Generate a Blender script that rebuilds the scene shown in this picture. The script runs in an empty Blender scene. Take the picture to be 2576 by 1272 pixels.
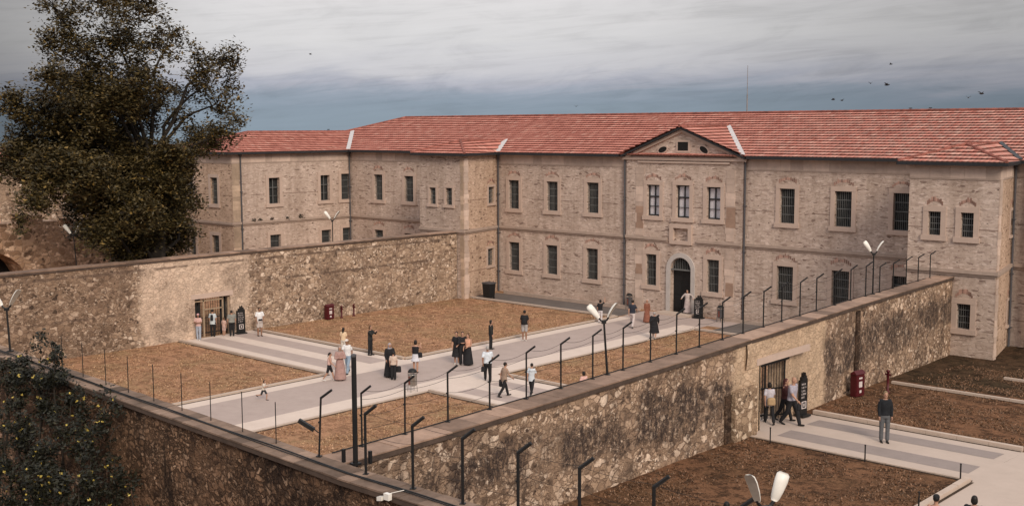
import bpy, bmesh, math, random
from mathutils import Vector, Matrix, noise as mn
R = math.radians
S = bpy.context.scene
COL = S.collection
random.seed(7)

# ------------------------------------------------------------------ camera
CH = 12.2
PITCH, YAW, ROLL, FOC = 0.10745, 0.74243, -0.00333, 2900.5     # FOC in units of a 2576 wide picture
FW = Vector((-math.sin(YAW)*math.cos(PITCH), math.cos(YAW)*math.cos(PITCH), -math.sin(PITCH)))
RT = Vector((math.cos(YAW), math.sin(YAW), 0)); UP = RT.cross(FW)
_c, _s = math.cos(ROLL), math.sin(ROLL)
RT, UP = _c*RT + _s*UP, -_s*RT + _c*UP
CO = Vector((0, 0, CH))
cam = bpy.data.cameras.new('camera'); camo = bpy.data.objects.new('camera', cam); COL.objects.link(camo)
M = Matrix((RT, UP, -FW)).transposed().to_4x4(); M.translation = CO
camo.matrix_world = M
cam.sensor_width = 36; cam.lens = FOC/2576*36; cam.clip_end = 3000; cam.clip_start = .2
S.camera = camo
S.view_settings.view_transform = 'Standard'; S.view_settings.look = 'None'
S.view_settings.exposure = 0.36; S.view_settings.gamma = 1

def ray(x, y): return FW*FOC + RT*(x-1288) - UP*(y-636)
def on(x, y, ax, v):
    d = ray(x, y); return CO + d*((v-CO[ax])/d[ax])
def oz(x, y, z=0.0): return on(x, y, 2, z)
def oy(x, y, Y): return on(x, y, 1, Y)
def ox(x, y, X): return on(x, y, 0, X)
def opl(x, y, p0, p1):                                   # vertical plane through two plan points
    n = Vector((p1[1]-p0[1], -(p1[0]-p0[0]), 0)); d = ray(x, y)
    return CO + d*((Vector((p0[0], p0[1], 0))-CO).dot(n)/d.dot(n))

# ------------------------------------------------------------------ node helper
class N:
    def __init__(s, nt): s.nt = nt
    def __call__(s, t, ins=None, **props):
        n = s.nt.nodes.new(t)
        for k, v in props.items(): setattr(n, k, v)
        for k, v in (ins or {}).items():
            i = n.inputs[k]
            if isinstance(v, bpy.types.NodeSocket): s.nt.links.new(v, i)
            else: i.default_value = v
        return n
    def math(s, op, a, b=0.0, c=None, clamp=False):
        n = s('ShaderNodeMath', operation=op, use_clamp=clamp)
        for i, v in enumerate((a, b, c)):
            if v is None: continue
            if isinstance(v, bpy.types.NodeSocket): s.nt.links.new(v, n.inputs[i])
            else: n.inputs[i].default_value = v
        return n.outputs[0]
    def mix(s, f, a, b, bt='MIX'):
        n = s('ShaderNodeMix', data_type='RGBA', blend_type=bt)
        for k, v in ((0, f), (6, a), (7, b)):
            if isinstance(v, bpy.types.NodeSocket): s.nt.links.new(v, n.inputs[k])
            else: n.inputs[k].default_value = v if k == 0 else (*v, 1)[:4]
        return n.outputs[2]
    def ramp(s, f, stops, interp='LINEAR'):
        n = s('ShaderNodeValToRGB', {0: f}); cr = n.color_ramp; cr.interpolation = interp
        while len(cr.elements) > len(stops): cr.elements.remove(cr.elements[0])
        while len(cr.elements) < len(stops): cr.elements.new(1)
        for e, (p, c) in zip(cr.elements, stops):
            e.position = p; e.color = (c, c, c, 1) if isinstance(c, (int, float)) else (*c, 1)[:4]
        return n.outputs[0]
    def noise(s, vec, scale, detail=4, rough=.55, dist=0):
        return s('ShaderNodeTexNoise', {'Vector': vec, 'Scale': scale, 'Detail': detail, 'Roughness': rough, 'Distortion': dist}).outputs[0]
    def scalev(s, vec, sc):
        return s('ShaderNodeMapping', {'Vector': vec, 'Scale': sc}).outputs[0]
    def step(s, v, a, b):
        return s('ShaderNodeMapRange', {'Value': v, 'From Min': a, 'From Max': b}, interpolation_type='SMOOTHSTEP').outputs[0]

def mat(name):
    m = bpy.data.materials.new(name); m.use_nodes = True
    n = N(m.node_tree); b = m.node_tree.nodes['Principled BSDF']
    b.inputs['Roughness'].default_value = .85; b.inputs['Specular IOR Level'].default_value = .25
    return m, n, b
def link(n, a, b): n.nt.links.new(a, b)
def pos(n): return n('ShaderNodeNewGeometry').outputs['Position']
def bump(n, b, h, strength, dist):
    link(n, n('ShaderNodeBump', {'Height': h, 'Strength': strength, 'Distance': dist}).outputs[0], b.inputs['Normal'])

def plain(name, col, rough=.7, metal=0, var=.12, sc=6, spec=.3):
    m, n, b = mat(name)
    v = n.noise(n('ShaderNodeTexCoord').outputs['Object'], sc, 5, .6)
    f = n.ramp(v, [(.3, 1-var*1.6), (.7, 1+var)])
    link(n, n.mix(1.0, col, f, 'MULTIPLY'), b.inputs['Base Color'])
    b.inputs['Roughness'].default_value = rough; b.inputs['Metallic'].default_value = metal
    b.inputs['Specular IOR Level'].default_value = spec
    return m

# ------------------------------------------------------------------ sky and sun
SUN = Vector((.80, -.43, .58)).normalized()
w = bpy.data.worlds.new('World'); S.world = w; w.use_nodes = True
wn = N(w.node_tree); bg = w.node_tree.nodes['Background']
sky = wn('ShaderNodeTexSky', sky_type='NISHITA', sun_disc=False, sun_elevation=math.asin(SUN.z),
         sun_rotation=math.atan2(SUN.x, SUN.y), air_density=1.2, dust_density=3)
tc = wn('ShaderNodeTexCoord').outputs['Generated']
sep = wn('ShaderNodeSeparateXYZ', {0: tc})
az = wn.math('ADD', wn.math('MULTIPLY', sep.outputs[0], RT.x), wn.math('MULTIPLY', sep.outputs[1], RT.y))   # -0.4 .. 0.4 over the view
el = sep.outputs[2]
cv = wn('ShaderNodeCombineXYZ', {0: az, 1: wn.math('SUBTRACT', el, wn.math('MULTIPLY', az, .075))}).outputs[0]
st1 = wn.noise(wn.scalev(cv, (4.5, 34, 1)), 1.0, 7, .58, .7)
st2 = wn.noise(wn.scalev(cv, (7, 150, 1)), 1.0, 6, .62, .8)
fluf = wn.noise(wn.scalev(cv, (11, 44, 1)), 1.0, 7, .62, .8)
big = wn.noise(wn.scalev(cv, (2.2, 9, 1)), 1.0, 3, .5, .3)
e1 = wn.math('ADD', el, wn.math('MULTIPLY', wn.math('SUBTRACT', st1, .5), .042))
e2 = wn.math('ADD', e1, wn.math('MULTIPLY', wn.math('SUBTRACT', fluf, .5), .016))
rightness = wn.step(az, -.02, .34)
e3 = wn.math('SUBTRACT', e2, wn.math('MULTIPLY', rightness, .004))
G = 1.283                                                  # 2 ** exposure
def gg(c): return tuple(q/G for q in c)
base = wn.ramp(wn.math('MULTIPLY', e3, 5.0), [(.0, gg((.27, .335, .395))), (.10, gg((.275, .335, .405))), (.145, gg((.32, .37, .445))), (.19, gg((.45, .465, .535))), (.25, gg((.60, .595, .63))), (.38, gg((.69, .68, .69))), (.55, gg((.74, .72, .725))), (.9, (.66, .65, .665))])
stk = wn.ramp(wn.math('ADD', wn.math('MULTIPLY', st2, .45), wn.math('MULTIPLY', fluf, .55)), [(.32, .84), (.5, 1.0), (.68, 1.06)])
base = wn.mix(1.0, base, stk, 'MULTIPLY')
dk = wn.math('ADD', wn.math('MULTIPLY', wn.step(az, .0, .42), .40), wn.math('MULTIPLY', wn.step(az, -.22, -.42), .55))
dk2 = wn.math('MULTIPLY', dk, wn.math('ADD', .70, wn.math('MULTIPLY', big, .55)))
low = wn.math('SUBTRACT', 1.0, wn.step(el, .12, .4))
sh = wn.math('SUBTRACT', 1.0, wn.math('MULTIPLY', dk2, low))
cl = wn.mix(1.0, base, wn('ShaderNodeCombineColor', {0: sh, 1: sh, 2: sh}).outputs[0], 'MULTIPLY')
skys = wn('ShaderNodeVectorMath', {0: sky.outputs[0], 'Scale': .6}, operation='SCALE').outputs[0]
cl10 = wn('ShaderNodeVectorMath', {0: cl, 'Scale': 9.6}, operation='SCALE').outputs[0]
fin = wn.mix(.04, cl10, skys)
link(wn, fin, bg.inputs[0]); bg.inputs[1].default_value = .105
sl = bpy.data.lights.new('sun', 'SUN'); so = bpy.data.objects.new('sun', sl); COL.objects.link(so)
sl.energy = 2.0; sl.angle = R(22); sl.color = (1, .86, .70)
so.rotation_euler = SUN.to_track_quat('Z', 'Y').to_euler()

# ------------------------------------------------------------------ mesh helper
class MB:
    def __init__(s): s.v = []; s.f = []; s.uv = None; s.mi = []
    def quad(s, *p):
        i = len(s.v); s.v += [tuple(q) for q in p]; s.f.append(tuple(range(i, i+len(p))))
    def box(s, x0, x1, y0, y1, z0, z1):
        i = len(s.v)
        s.v += [(x0,y0,z0),(x1,y0,z0),(x1,y1,z0),(x0,y1,z0),(x0,y0,z1),(x1,y0,z1),(x1,y1,z1),(x0,y1,z1)]
        s.f += [tuple(i+k for k in q) for q in ((0,3,2,1),(4,5,6,7),(0,1,5,4),(1,2,6,5),(2,3,7,6),(3,0,4,7))]
    def fbox(s, o, u, v, w):                               # oriented box from a corner and three edge vectors
        o, u, v, w = map(Vector, (o, u, v, w)); i = len(s.v)
        s.v += [tuple(q) for q in (o, o+u, o+u+v, o+v, o+w, o+u+w, o+u+v+w, o+v+w)]
        s.f += [tuple(i+k for k in q) for q in ((0,3,2,1),(4,5,6,7),(0,1,5,4),(1,2,6,5),(2,3,7,6),(3,0,4,7))]
    def bar(s, a, b, wd, hh=None):                         # rectangular bar along a-b
        a, b = Vector(a), Vector(b); hh = hh or wd; d = (b-a)
        t = Vector((0,0,1)) if abs(d.normalized().z) < .95 else Vector((1,0,0))
        x = d.cross(t).normalized(); y = x.cross(d).normalized()
        s.fbox(a - x*wd/2 - y*hh/2, x*wd, y*hh, d)
    def tube(s, pts, rad, n=8, caps=True):
        pts = [Vector(p) for p in pts]; m = len(pts)
        if isinstance(rad, (int, float)): rad = [rad]*m
        i0 = len(s.v); ref = None
        for k, p in enumerate(pts):
            d = (pts[min(k+1, m-1)] - pts[max(k-1, 0)])
            if d.length < 1e-9: d = Vector((0,0,1))
            d.normalize()
            if ref is None: ref = Vector((1,0,0)) if abs(d.x) < .8 else Vector((0,1,0))
            x = (ref - d*ref.dot(d)).normalized(); ref = x; y = d.cross(x)
            r = rad[k]; rx, ry = (r if isinstance(r, tuple) else (r, r))
            for j in range(n):
                a = 2*math.pi*j/n; s.v.append(tuple(p + x*(math.cos(a)*rx) + y*(math.sin(a)*ry)))
        for k in range(m-1):
            for j in range(n):
                a = i0+k*n+j; b = i0+k*n+(j+1) % n; s.f.append((a, b, b+n, a+n))
        if caps:
            s.f.append(tuple(i0+j for j in reversed(range(n)))); s.f.append(tuple(i0+(m-1)*n+j for j in range(n)))
    def lathe(s, c, prof, n=16):
        s.tube([(c[0], c[1], c[2]+z) for r, z in prof], [max(r, .001) for r, z in prof], n)
    def ell(s, c, r, n=10, m=7, rot=None):
        c = Vector(c); i0 = len(s.v)
        for k in range(1, m):
            th = math.pi*k/m
            for j in range(n):
                a = 2*math.pi*j/n
                q = Vector((r[0]*math.sin(th)*math.cos(a), r[1]*math.sin(th)*math.sin(a), r[2]*math.cos(th)))
                if rot: q = rot @ q
                s.v.append(tuple(c+q))
        t = Vector((0,0,r[2])); 
        if rot: t = rot @ t
        s.v.append(tuple(c+t)); s.v.append(tuple(c-t)); T = len(s.v)-2
        for k in range(m-2):
            for j in range(n):
                a = i0+k*n+j; b = i0+k*n+(j+1) % n; s.f.append((a, a+n, b+n, b))
        for j in range(n):
            s.f.append((T, i0+j, i0+(j+1) % n)); e = i0+(m-2)*n; s.f.append((T+1, e+(j+1) % n, e+j))
    def cap(s, a, b, ra, rb, n=10):                        # tapered capsule
        a, b = Vector(a), Vector(b); d = (b-a)
        if d.length < 1e-6: return
        u = d.normalized(); pts = []; rr = []
        for k in range(4):
            t = math.pi/2*k/3; pts.append(a-u*ra*math.cos(t)); rr.append(max(ra*math.sin(t), .0006))
        for k in range(4):
            t = math.pi/2*k/3; pts.append(b+u*rb*math.sin(t)); rr.append(max(rb*math.cos(t), .0006))
        s.tube(pts, rr, n)
    def mesh(s, name):
        me = bpy.data.meshes.new(name); me.from_pydata(s.v, [], s.f); me.update(); return me

def props(o, label=None, cat=None, group=None, kind=None):
    for k, v in (('label', label), ('category', cat), ('group', group), ('kind', kind)):
        if v: o[k] = v
    return o
def empty(name, loc, label, cat, group=None, rz=0):
    o = bpy.data.objects.new(name, None); COL.objects.link(o); o.location = loc; o.rotation_euler.z = rz; o.empty_display_size = .2
    return props(o, label, cat, group)
WL = {}
def wloc(p):
    return WL.get(p.name) or (Vector(p.location) + (wloc(p.parent) if p.parent else Vector()))
def obj(name, mb, m, parent=None, local=False, smooth=False, label=None, cat=None, group=None, kind=None, me=None):
    me = me or mb.mesh(name)
    if parent and not local:
        me.transform(Matrix.Translation(-wloc(parent)))
    if m: me.materials.append(m)
    if smooth:
        me.polygons.foreach_set('use_smooth', [True]*len(me.polygons))
    o = bpy.data.objects.new(name, me); COL.objects.link(o)
    if parent: o.parent = parent
    return props(o, label, cat, group, kind)
def children_map():
    return None
def copy_tree(o, parent=None):
    c = o.copy(); COL.objects.link(c)
    if parent: c.parent = parent
    for ch in [x for x in KIDS.get(o.name, [])]: copy_tree2(ch, c)
    return c
def copy_tree2(o, parent):
    c = o.copy(); COL.objects.link(c); c.parent = parent
    for ch in KIDS.get(o.name, []): copy_tree2(ch, c)
KIDS = {}
def reg(o):
    KIDS[o.name] = [x for x in COL.objects if x.parent == o]
    for k in KIDS[o.name]: reg(k)

# ------------------------------------------------------------------ materials
def masonry(name, tone=(1, 1, 1), rough=0.0):
    """coursed small-stone walling of the prison building"""
    m, n, b = mat(name); p = pos(n)
    wv = n('ShaderNodeVectorMath', {0: n('ShaderNodeTexNoise', {'Vector': p, 'Scale': 1.6, 'Detail': 4}).outputs[1], 1: (.5, .5, .5)}, operation='SUBTRACT').outputs[0]
    p2 = n('ShaderNodeVectorMath', {0: p, 1: n('ShaderNodeVectorMath', {0: wv, 'Scale': .30}, operation='SCALE').outputs[0]}, operation='ADD').outputs[0]
    ps = n.scalev(p2, (3.6, 3.6, 12.5))
    vc = n('ShaderNodeTexVoronoi', {'Vector': ps, 'Scale': 1.0, 'Randomness': .95}); ve = n('ShaderNodeTexVoronoi', {'Vector': ps, 'Scale': 1.0, 'Randomness': .95}, feature='DISTANCE_TO_EDGE')
    cell = n('ShaderNodeSeparateColor', {0: vc.outputs['Color']})
    c1 = n.ramp(cell.outputs[0], [(0, (.22, .155, .13)), (.04, (.38, .29, .25)), (.10, (.49, .385, .33)), (.5, (.545, .435, .375)), (.85, (.59, .475, .415)), (1, (.68, .56, .50))])
    mort = n.math('MULTIPLY', n.step(ve.outputs['Distance'], .11, .02), n.step(n.noise(p, 6, 3, .6), .42, .60))
    c2 = n.mix(n.math('MULTIPLY', mort, .46), c1, (.24, .17, .145))
    streak = n.step(n.noise(n.scalev(p, (4.5, 4.5, 19)), 1.0, 4, .7), .56, .66)
    c2 = n.mix(n.math('MULTIPLY', streak, .26), c2, (.29, .20, .165))
    hole = n.step(n.noise(n.scalev(p, (2.6, 2.6, 4.6)), 1.0, 2, .5), .705-rough*.04, .735-rough*.04)
    c3 = n.mix(n.math('MULTIPLY', hole, .85), c2, (.075, .045, .035))
    red = n.math('MULTIPLY', n.step(n.noise(p, .9, 6, .7), .60, .70), .18)
    zc = n('ShaderNodeSeparateXYZ', {0: p}).outputs[2]; tot = None
    for z_ in (1.9, 7.05):
        k_ = n.step(n.math('ABSOLUTE', n.math('SUBTRACT', zc, z_)), .045, .02); tot = k_ if tot is None else n.math('MAXIMUM', tot, k_)
    c3 = n.mix(n.math('MULTIPLY', n.math('MULTIPLY', tot, n.step(n.noise(p, .8, 3, .5), .44, .5)), .6), c3, (.16, .10, .08))
    c4 = n.mix(red, c3, (.40, .23, .18))
    lo = n.noise(n.scalev(p, (.35, .35, .22)), 1.0, 6, .65)
    c5 = n.mix(1.0, c4, n.ramp(lo, [(.3, (.80, .78, .76)), (.7, (1.08, 1.08, 1.07))]), 'MULTIPLY')
    c5 = n.mix(1.0, c5, n.ramp(n.noise(n.scalev(p, (1.6, 1.6, .14)), 1.0, 5, .65), [(.34, (.84, .82, .80)), (.6, (1.03, 1.03, 1.03))]), 'MULTIPLY')
    c6 = n.mix(1.0, c5, tone, 'MULTIPLY')
    link(n, c6, b.inputs['Base Color'])
    h = n.math('SUBTRACT', n.math('MULTIPLY', cell.outputs[1], .5), mort)
    bump(n, b, n.math('SUBTRACT', h, n.math('MULTIPLY', hole, 2.0)), .38, .03)
    return m
def ashlar(name, col, var=.15, blocks=True):
    m, n, b = mat(name); p = pos(n)
    rnd = n('ShaderNodeNewGeometry').outputs['Random Per Island']
    f = n.ramp(rnd, [(0, 1-var*1.5), (1, 1+var)]) if blocks else 1.0
    g = n.ramp(n.noise(p, 2.2, 6, .65), [(.25, 1-var*1.2), (.75, 1+var)])
    c = n.mix(1.0, col, g, 'MULTIPLY')
    if blocks: c = n.mix(1.0, c, f, 'MULTIPLY')
    link(n, c, b.inputs['Base Color'])
    bump(n, b, n.noise(p, 9, 5, .6), .35, .02)
    return m
def rubble(name,  sc=3.0, dark=.5, mortar=(.36, .26, .19), plaster=None, axis=1, joint=.05, tone=(1, 1, 1), skinamt=.6, stain_z=None, plcol=(.60, .455, .34), stain=(.085, .062, .05), patch=0.0, spots=0.0, vstreak=.0, dirty=None, bed=None):
    """random rubble walling: stones of two sizes, smeared mortar, newer plaster, weather stains with a shape of their own"""
    m, n, b = mat(name); p = pos(n); sp = n('ShaderNodeSeparateXYZ', {0: p})
    def warp(scale, amp, det=4):
        wv = n('ShaderNodeVectorMath', {0: n('ShaderNodeTexNoise', {'Vector': p, 'Scale': scale, 'Detail': det, 'Roughness': .6}).outputs[1], 1: (.5, .5, .5)}, operation='SUBTRACT').outputs[0]
        return n('ShaderNodeVectorMath', {0: p, 1: n('ShaderNodeVectorMath', {0: wv, 'Scale': amp}, operation='SCALE').outputs[0]}, operation='ADD').outputs[0]
    def stones(vec, k):
        kw = {'Vector': n.scalev(vec, (k, k, k*1.45)), 'Scale': 1.0, 'Randomness': 1.0}
        vc = n('ShaderNodeTexVoronoi', kw); ve = n('ShaderNodeTexVoronoi', kw, feature='DISTANCE_TO_EDGE')
        cell = n('ShaderNodeSeparateColor', {0: vc.outputs['Color']})
        c = n.ramp(cell.outputs[0], [(0, (.07, .05, .04)), (.10, (.17, .12, .085)), (.3, (.32, .23, .165)), (.6, (.48, .36, .265)), (.82, (.64, .51, .40)), (1, (.86, .74, .62))])
        jn = n.math('MULTIPLY', n.noise(p, 5, 3, .7), joint*2.6*1.7)
        mo = n('ShaderNodeMapRange', {'Value': ve.outputs['Distance'], 'From Min': jn, 'From Max': n.math('MULTIPLY', jn, .25)}, interpolation_type='SMOOTHSTEP').outputs[0]
        return c, mo
    wp = warp(2.4, .45, 5)
    ca, ma = stones(wp, sc); cb, mb_ = stones(wp, sc*2.1)
    sel = n.step(n.noise(p, .9, 4, .65), .47, .53)
    c1 = n.mix(sel, ca, cb); mort = n.mix(sel, ma, mb_)
    gnm = n.noise(p, 9, 7, .78)
    c1 = n.mix(1.0, c1, n.ramp(gnm, [(.3, .70), (.7, 1.22)]), 'MULTIPLY')
    c2 = n.mix(mort, c1, n.mix(n.noise(p, 4, 5, .7), tuple(q*.7 for q in mortar), tuple(q*1.2 for q in mortar)))
    skin = n.step(n.noise(n.scalev(p, (.55, .55, .9)), 1.0, 8, .72), .47, .60)
    sk = n.ramp(n.noise(p, 3.5, 8, .78), [(.3, (.30, .21, .15)), (.5, (.45, .335, .245)), (.7, (.60, .46, .35))])
    c3 = n.mix(n.math('MULTIPLY', skin, skinamt), c2, sk)
    if patch:
        pm = n.math('MULTIPLY', n.step(n.noise(n.scalev(p, (.9, .9, .45)), 1.0, 7, .7), .56, .62), patch)
        c3 = n.mix(pm, c3, n.mix(n.noise(p, 6, 6, .75), (.42, .30, .22), (.74, .58, .46)))
    if spots:
        hs_ = n.math('MULTIPLY', n.step(n.noise(n.scalev(p, (2.2, 2.2, 3.0)), 1.0, 3, .55), .64, .69), spots)
        c3 = n.mix(hs_, c3, (.10, .07, .055))
    if plaster:
        wob = n.math('MULTIPLY', n.math('SUBTRACT', n.noise(p, 1.4, 5, .7), .5), 1.6)
        ax = n.math('ADD', sp.outputs[axis], wob); tot = None
        for a, c in plaster:
            mk = n.math('MULTIPLY', n.step(ax, a-.25, a+.25), n.step(ax, c+.25, c-.25))
            tot = mk if tot is None else n.math('MAXIMUM', tot, mk)
        sps = n.step(n.noise(p, 4.5, 4, .6), .60, .68)
        pc = n.mix(n.math('MULTIPLY', sps, .5), n.ramp(n.noise(p, 2.4, 8, .75), [(.3, tuple(q*.78 for q in plcol)), (.5, plcol), (.7, tuple(q*1.25 for q in plcol))]), (.30, .20, .14))
        c3 = n.mix(n.math('MULTIPLY', tot, .85), c3, pc)
    st = n.noise(n.scalev(p, (.42, .42, .42-.22*vstreak)), 1.0, 9, .74, .3)
    sm = n.step(st, .59-dark*.16, .65-dark*.10)
    if stain_z:
        zz = n.math('ADD', sp.outputs[2], n.math('MULTIPLY', n.math('SUBTRACT', n.noise(p, .7, 6, .7), .5), 2.6))
        sm = n.math('MAXIMUM', n.math('MULTIPLY', sm, .5), n.math('MULTIPLY', n.math('MULTIPLY', n.step(zz, stain_z[0], stain_z[0]+.5), n.step(zz, stain_z[1], stain_z[1]-.5)), n.ramp(n.noise(n.scalev(p, (.5, .5, .35)), 1.0, 8, .72), [(.38, .1), (.52, 1.0)])))
        if plaster: sm = n.math('MULTIPLY', sm, n.math('SUBTRACT', 1.0, n.math('MULTIPLY', tot, .85)))
    fine = n.ramp(n.noise(n.scalev(p, (5, 5, 5-2.6*vstreak)), 1.5, 9, .85), [(.40, .08), (.53, 1.0)])
    sm2 = n.math('MULTIPLY', n.math('MULTIPLY', sm, min(1.0, dark*1.2)), fine, clamp=True)
    c4 = n.mix(sm2, c3, stain)
    wb = n.math('MULTIPLY', n.math('SUBTRACT', n.noise(p, .6, 5, .65), .5), 5.0)
    if dirty:
        dm_ = n.step(n.math('ADD', sp.outputs[1], wb), dirty+.8, dirty-.8); c4 = n.mix(n.math('MULTIPLY', dm_, .55), c4, n.mix(1.0, c4, (.50, .44, .40), 'MULTIPLY'))
    for z_, y0_, y1_ in (bed or ()):
        dz_ = n.math('ABSOLUTE', n.math('SUBTRACT', n.math('ADD', sp.outputs[2], n.math('MULTIPLY', wb, .03)), z_))
        k_ = n.math('MULTIPLY', n.math('MULTIPLY', n.step(dz_, .11, .03), n.step(sp.outputs[1], y0_, y0_+.5)), n.step(sp.outputs[1], y1_, y1_-.5))
        c4 = n.mix(n.math('MULTIPLY', k_, n.math('MULTIPLY', n.step(n.noise(p, 1.2, 5, .6), .36, .52), .7)), c4, (.13, .09, .07))
    c5 = n.mix(1.0, c4, tone, 'MULTIPLY')
    link(n, c5, b.inputs['Base Color'])
    h = n.math('ADD', n.math('MULTIPLY', n.math('SUBTRACT', 1.0, mort), .8), n.math('MULTIPLY', gnm, 1.0))
    bump(n, b, h, .8, .07)
    return m
def rooftile():
    m, n, b = mat('clay roof tiles')
    uv = n('ShaderNodeUVMap', uv_map='UVMap').outputs[0]; su = n('ShaderNodeSeparateXYZ', {0: uv})
    row = n.math('FLOOR', n.math('DIVIDE', su.outputs[1], .50)); colm = n.math('FLOOR', n.math('DIVIDE', su.outputs[0], .26))
    wn_ = n('ShaderNodeTexWhiteNoise', {'Vector': n('ShaderNodeCombineXYZ', {0: row, 1: colm}).outputs[0]}, noise_dimensions='2D').outputs[0]
    c = n.ramp(wn_, [(0, (.36, .115, .085)), (.2, (.48, .165, .125)), (.6, (.58, .215, .165)), (.9, (.64, .26, .20)), (1, (.72, .38, .30))])
    g = n.noise(n.scalev(uv, (.12, .5, 1)), 1.0, 6, .65)
    c = n.mix(n.ramp(g, [(.35, 0.0), (.7, .32)]), c, (.60, .29, .23))
    # age: paler, lichened tiles toward the east end
    px = n('ShaderNodeSeparateXYZ', {0: pos(n)}).outputs[0]
    old = n.math('MULTIPLY', n.step(n.math('ADD', px, n.math('MULTIPLY', n.noise(uv, .5, 4, .6), 8)), -46, -22), n.step(n.noise(n.scalev(uv, (2.2, 1.6, 1)), 1.0, 5, .7), .42, .60))
    c = n.mix(n.math('MULTIPLY', old, .55), c, (.50, .36, .30))
    dkk = n.step(n.noise(n.scalev(uv, (1.6, 1.6, 1)), 1.0, 5, .75), .60, .72)
    c = n.mix(n.math('MULTIPLY', dkk, .35), c, (.13, .06, .05))
    fr = n.math('FRACT', n.math('DIVIDE', su.outputs[0], .26))
    fv = n.math('FRACT', n.math('DIVIDE', su.outputs[1], .50))
    c = n.mix(n.math('MULTIPLY', n.math('MAXIMUM', n.step(fv, .70, .90), n.math('MULTIPLY', n.step(fr, .88, .97), .5)), .70), c, (.085, .03, .024))  # tile joints; course lines also paint the shadow gap under each overlap
    link(n, c, b.inputs['Base Color'])
    bump(n, b, n.math('SINE', n.math('MULTIPLY', fr, math.pi)), .6, .06)
    return m
def grass(name, dry, green, dk, seed=0.0):
    m, n, b = mat(name); p = n('ShaderNodeVectorMath', {0: pos(n), 1: (seed, seed, 0)}, operation='ADD').outputs[0]
    a = n.noise(p, .28, 6, .68); f = n.noise(p, 1.5, 9, .80, .4); g = n.noise(p, 5.0, 8, .82)
    c = n.mix(n.step(a, .42, .62), dry, green); c = n.mix(n.math('MULTIPLY', n.step(n.noise(p, .5, 7, .72), .52, .62), .55), c, dk)
    c = n.mix(n.math('MULTIPLY', n.step(f, .47, .56), .85), c, dk)
    c = n.mix(n.math('MULTIPLY', n.step(g, .50, .60), .55), c, tuple(min(1, q*1.35) for q in dry))
    c = n.mix(n.math('MULTIPLY', n.step(n.noise(p, 9, 7, .85), .53, .62), .55), c, tuple(q*.6 for q in dk))
    link(n, c, b.inputs['Base Color']); b.inputs['Roughness'].default_value = 1; b.inputs['Specular IOR Level'].default_value = .05
    bump(n, b, g, 1.0, .10)
    return m
def paving(name, a_, b_, sc=1.2, slab=0, crack=.3):
    m, n, b = mat(name); p = pos(n)
    c = n.mix(n.noise(p, sc, 8, .7), a_, b_)
    sp_ = n.step(n.noise(p, 5, 6, .8), .58, .70)
    c = n.mix(n.math('MULTIPLY', sp_, crack), c, tuple(q*.45 for q in a_))
    if slab:
        br = n('ShaderNodeTexBrick', {'Vector': p, 'Color1': (1, 1, 1, 1), 'Color2': (.88, .87, .86, 1), 'Mortar': (.55, .5, .46, 1), 'Scale': 1.0, 'Mortar Size': .012, 'Brick Width': slab, 'Row Height': slab*.66})
        c = n.mix(1.0, c, br.outputs[0], 'MULTIPLY')
    link(n, c, b.inputs['Base Color']); bump(n, b, n.noise(p, 18, 4, .7), .3, .01)
    return m
def leafmat(name, c0, c1, c2):
    m, n, b = mat(name)
    rnd = n('ShaderNodeNewGeometry').outputs['Random Per Island']
    c = n.ramp(rnd, [(0, c0), (.6, c1), (.93, tuple(q*1.5 for q in c1)), (1, c2)])
    link(n, c, b.inputs['Base Color']); b.inputs['Roughness'].default_value = .55; b.inputs['Specular IOR Level'].default_value = .35
    return m

MS = masonry('coursed stone walling'); MSW = masonry('coursed stone walling worn', (1.02, .94, .84), 1.0)
ASH = ashlar('dressed sandstone', (.53, .41, .345)); FRM = ashlar('window surround stone', (.50, .385, .325), .08, False)
STR = ashlar('string course stone', (.40, .31, .26), .15, False); ARCHM = ashlar('grey portal stone', (.46, .42, .40), .1, False)
BRK = ashlar('relieving brick', (.37, .225, .18), .35)
QUO = ashlar('quoin stone', (.48, .36, .27), .22)
TILE = rooftile()
GUT = plain('dark gutter metal', (.035, .036, .04), .5, .2)
PIPE = plain('painted downpipe', (.085, .082, .09), .5)
FLASH = plain('zinc flashing', (.55, .52, .52), .5, .1)
RIDG = plain('ridge tiles', (.27, .095, .072), .8, 0, .3, 2)
GLS = plain('dark window glass', (.030, .034, .036), .12, 0, .2, 3, .5)
CURT = plain('white curtain behind glass', (.66, .64, .68), .5, 0, .15, 12)
BARM = plain('window bars', (.17, .175, .175), .6, .3)
WFR = plain('dark window frame', (.03, .03, .033), .5)
IRON = plain('black painted iron', (.018, .018, .019), .5, .2)
VOID = plain('dark interior', (.012, .011, .011), .9, 0, .1)
WOODF = plain('tan gate frame', (.36, .27, .19), .7)
WHT = plain('white lamp housing', (.80, .77, .72), .35, 0, .05)
LGL = plain('lamp lens', (.42, .36, .30), .3, 0, .1)
RED = plain('red painted metal', (.080, .010, .014), .45, 0, .1); WSIGN = plain('white sign print', (.62, .55, .54), .6)
STEEL = plain('brushed steel', (.42, .40, .38), .35, .8); CONC = paving('kerb concrete', (.42, .33, .27), (.58, .47, .40), 2.0)
COPE = ashlar('coping slabs', (.30, .20, .15), .28); EDGE = ashlar('stained coping edge with painted shade', (.085, .06, .048), .35)  # edge colour: dark staining plus painted shade under the coping
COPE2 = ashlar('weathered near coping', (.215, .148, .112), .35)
KERB_SHADE = plain('painted kerb shade', (.055, .036, .024), 1, 0, .4, 3)  # flat dark colour for the shade painted beside kerbs
GRS = grass('dry court grass', (.46, .255, .155), (.34, .225, .125), (.20, .11, .065))
GRS2 = grass('dark dry grass', (.235, .122, .070), (.15, .085, .048), (.055, .032, .021), 40)
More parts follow.
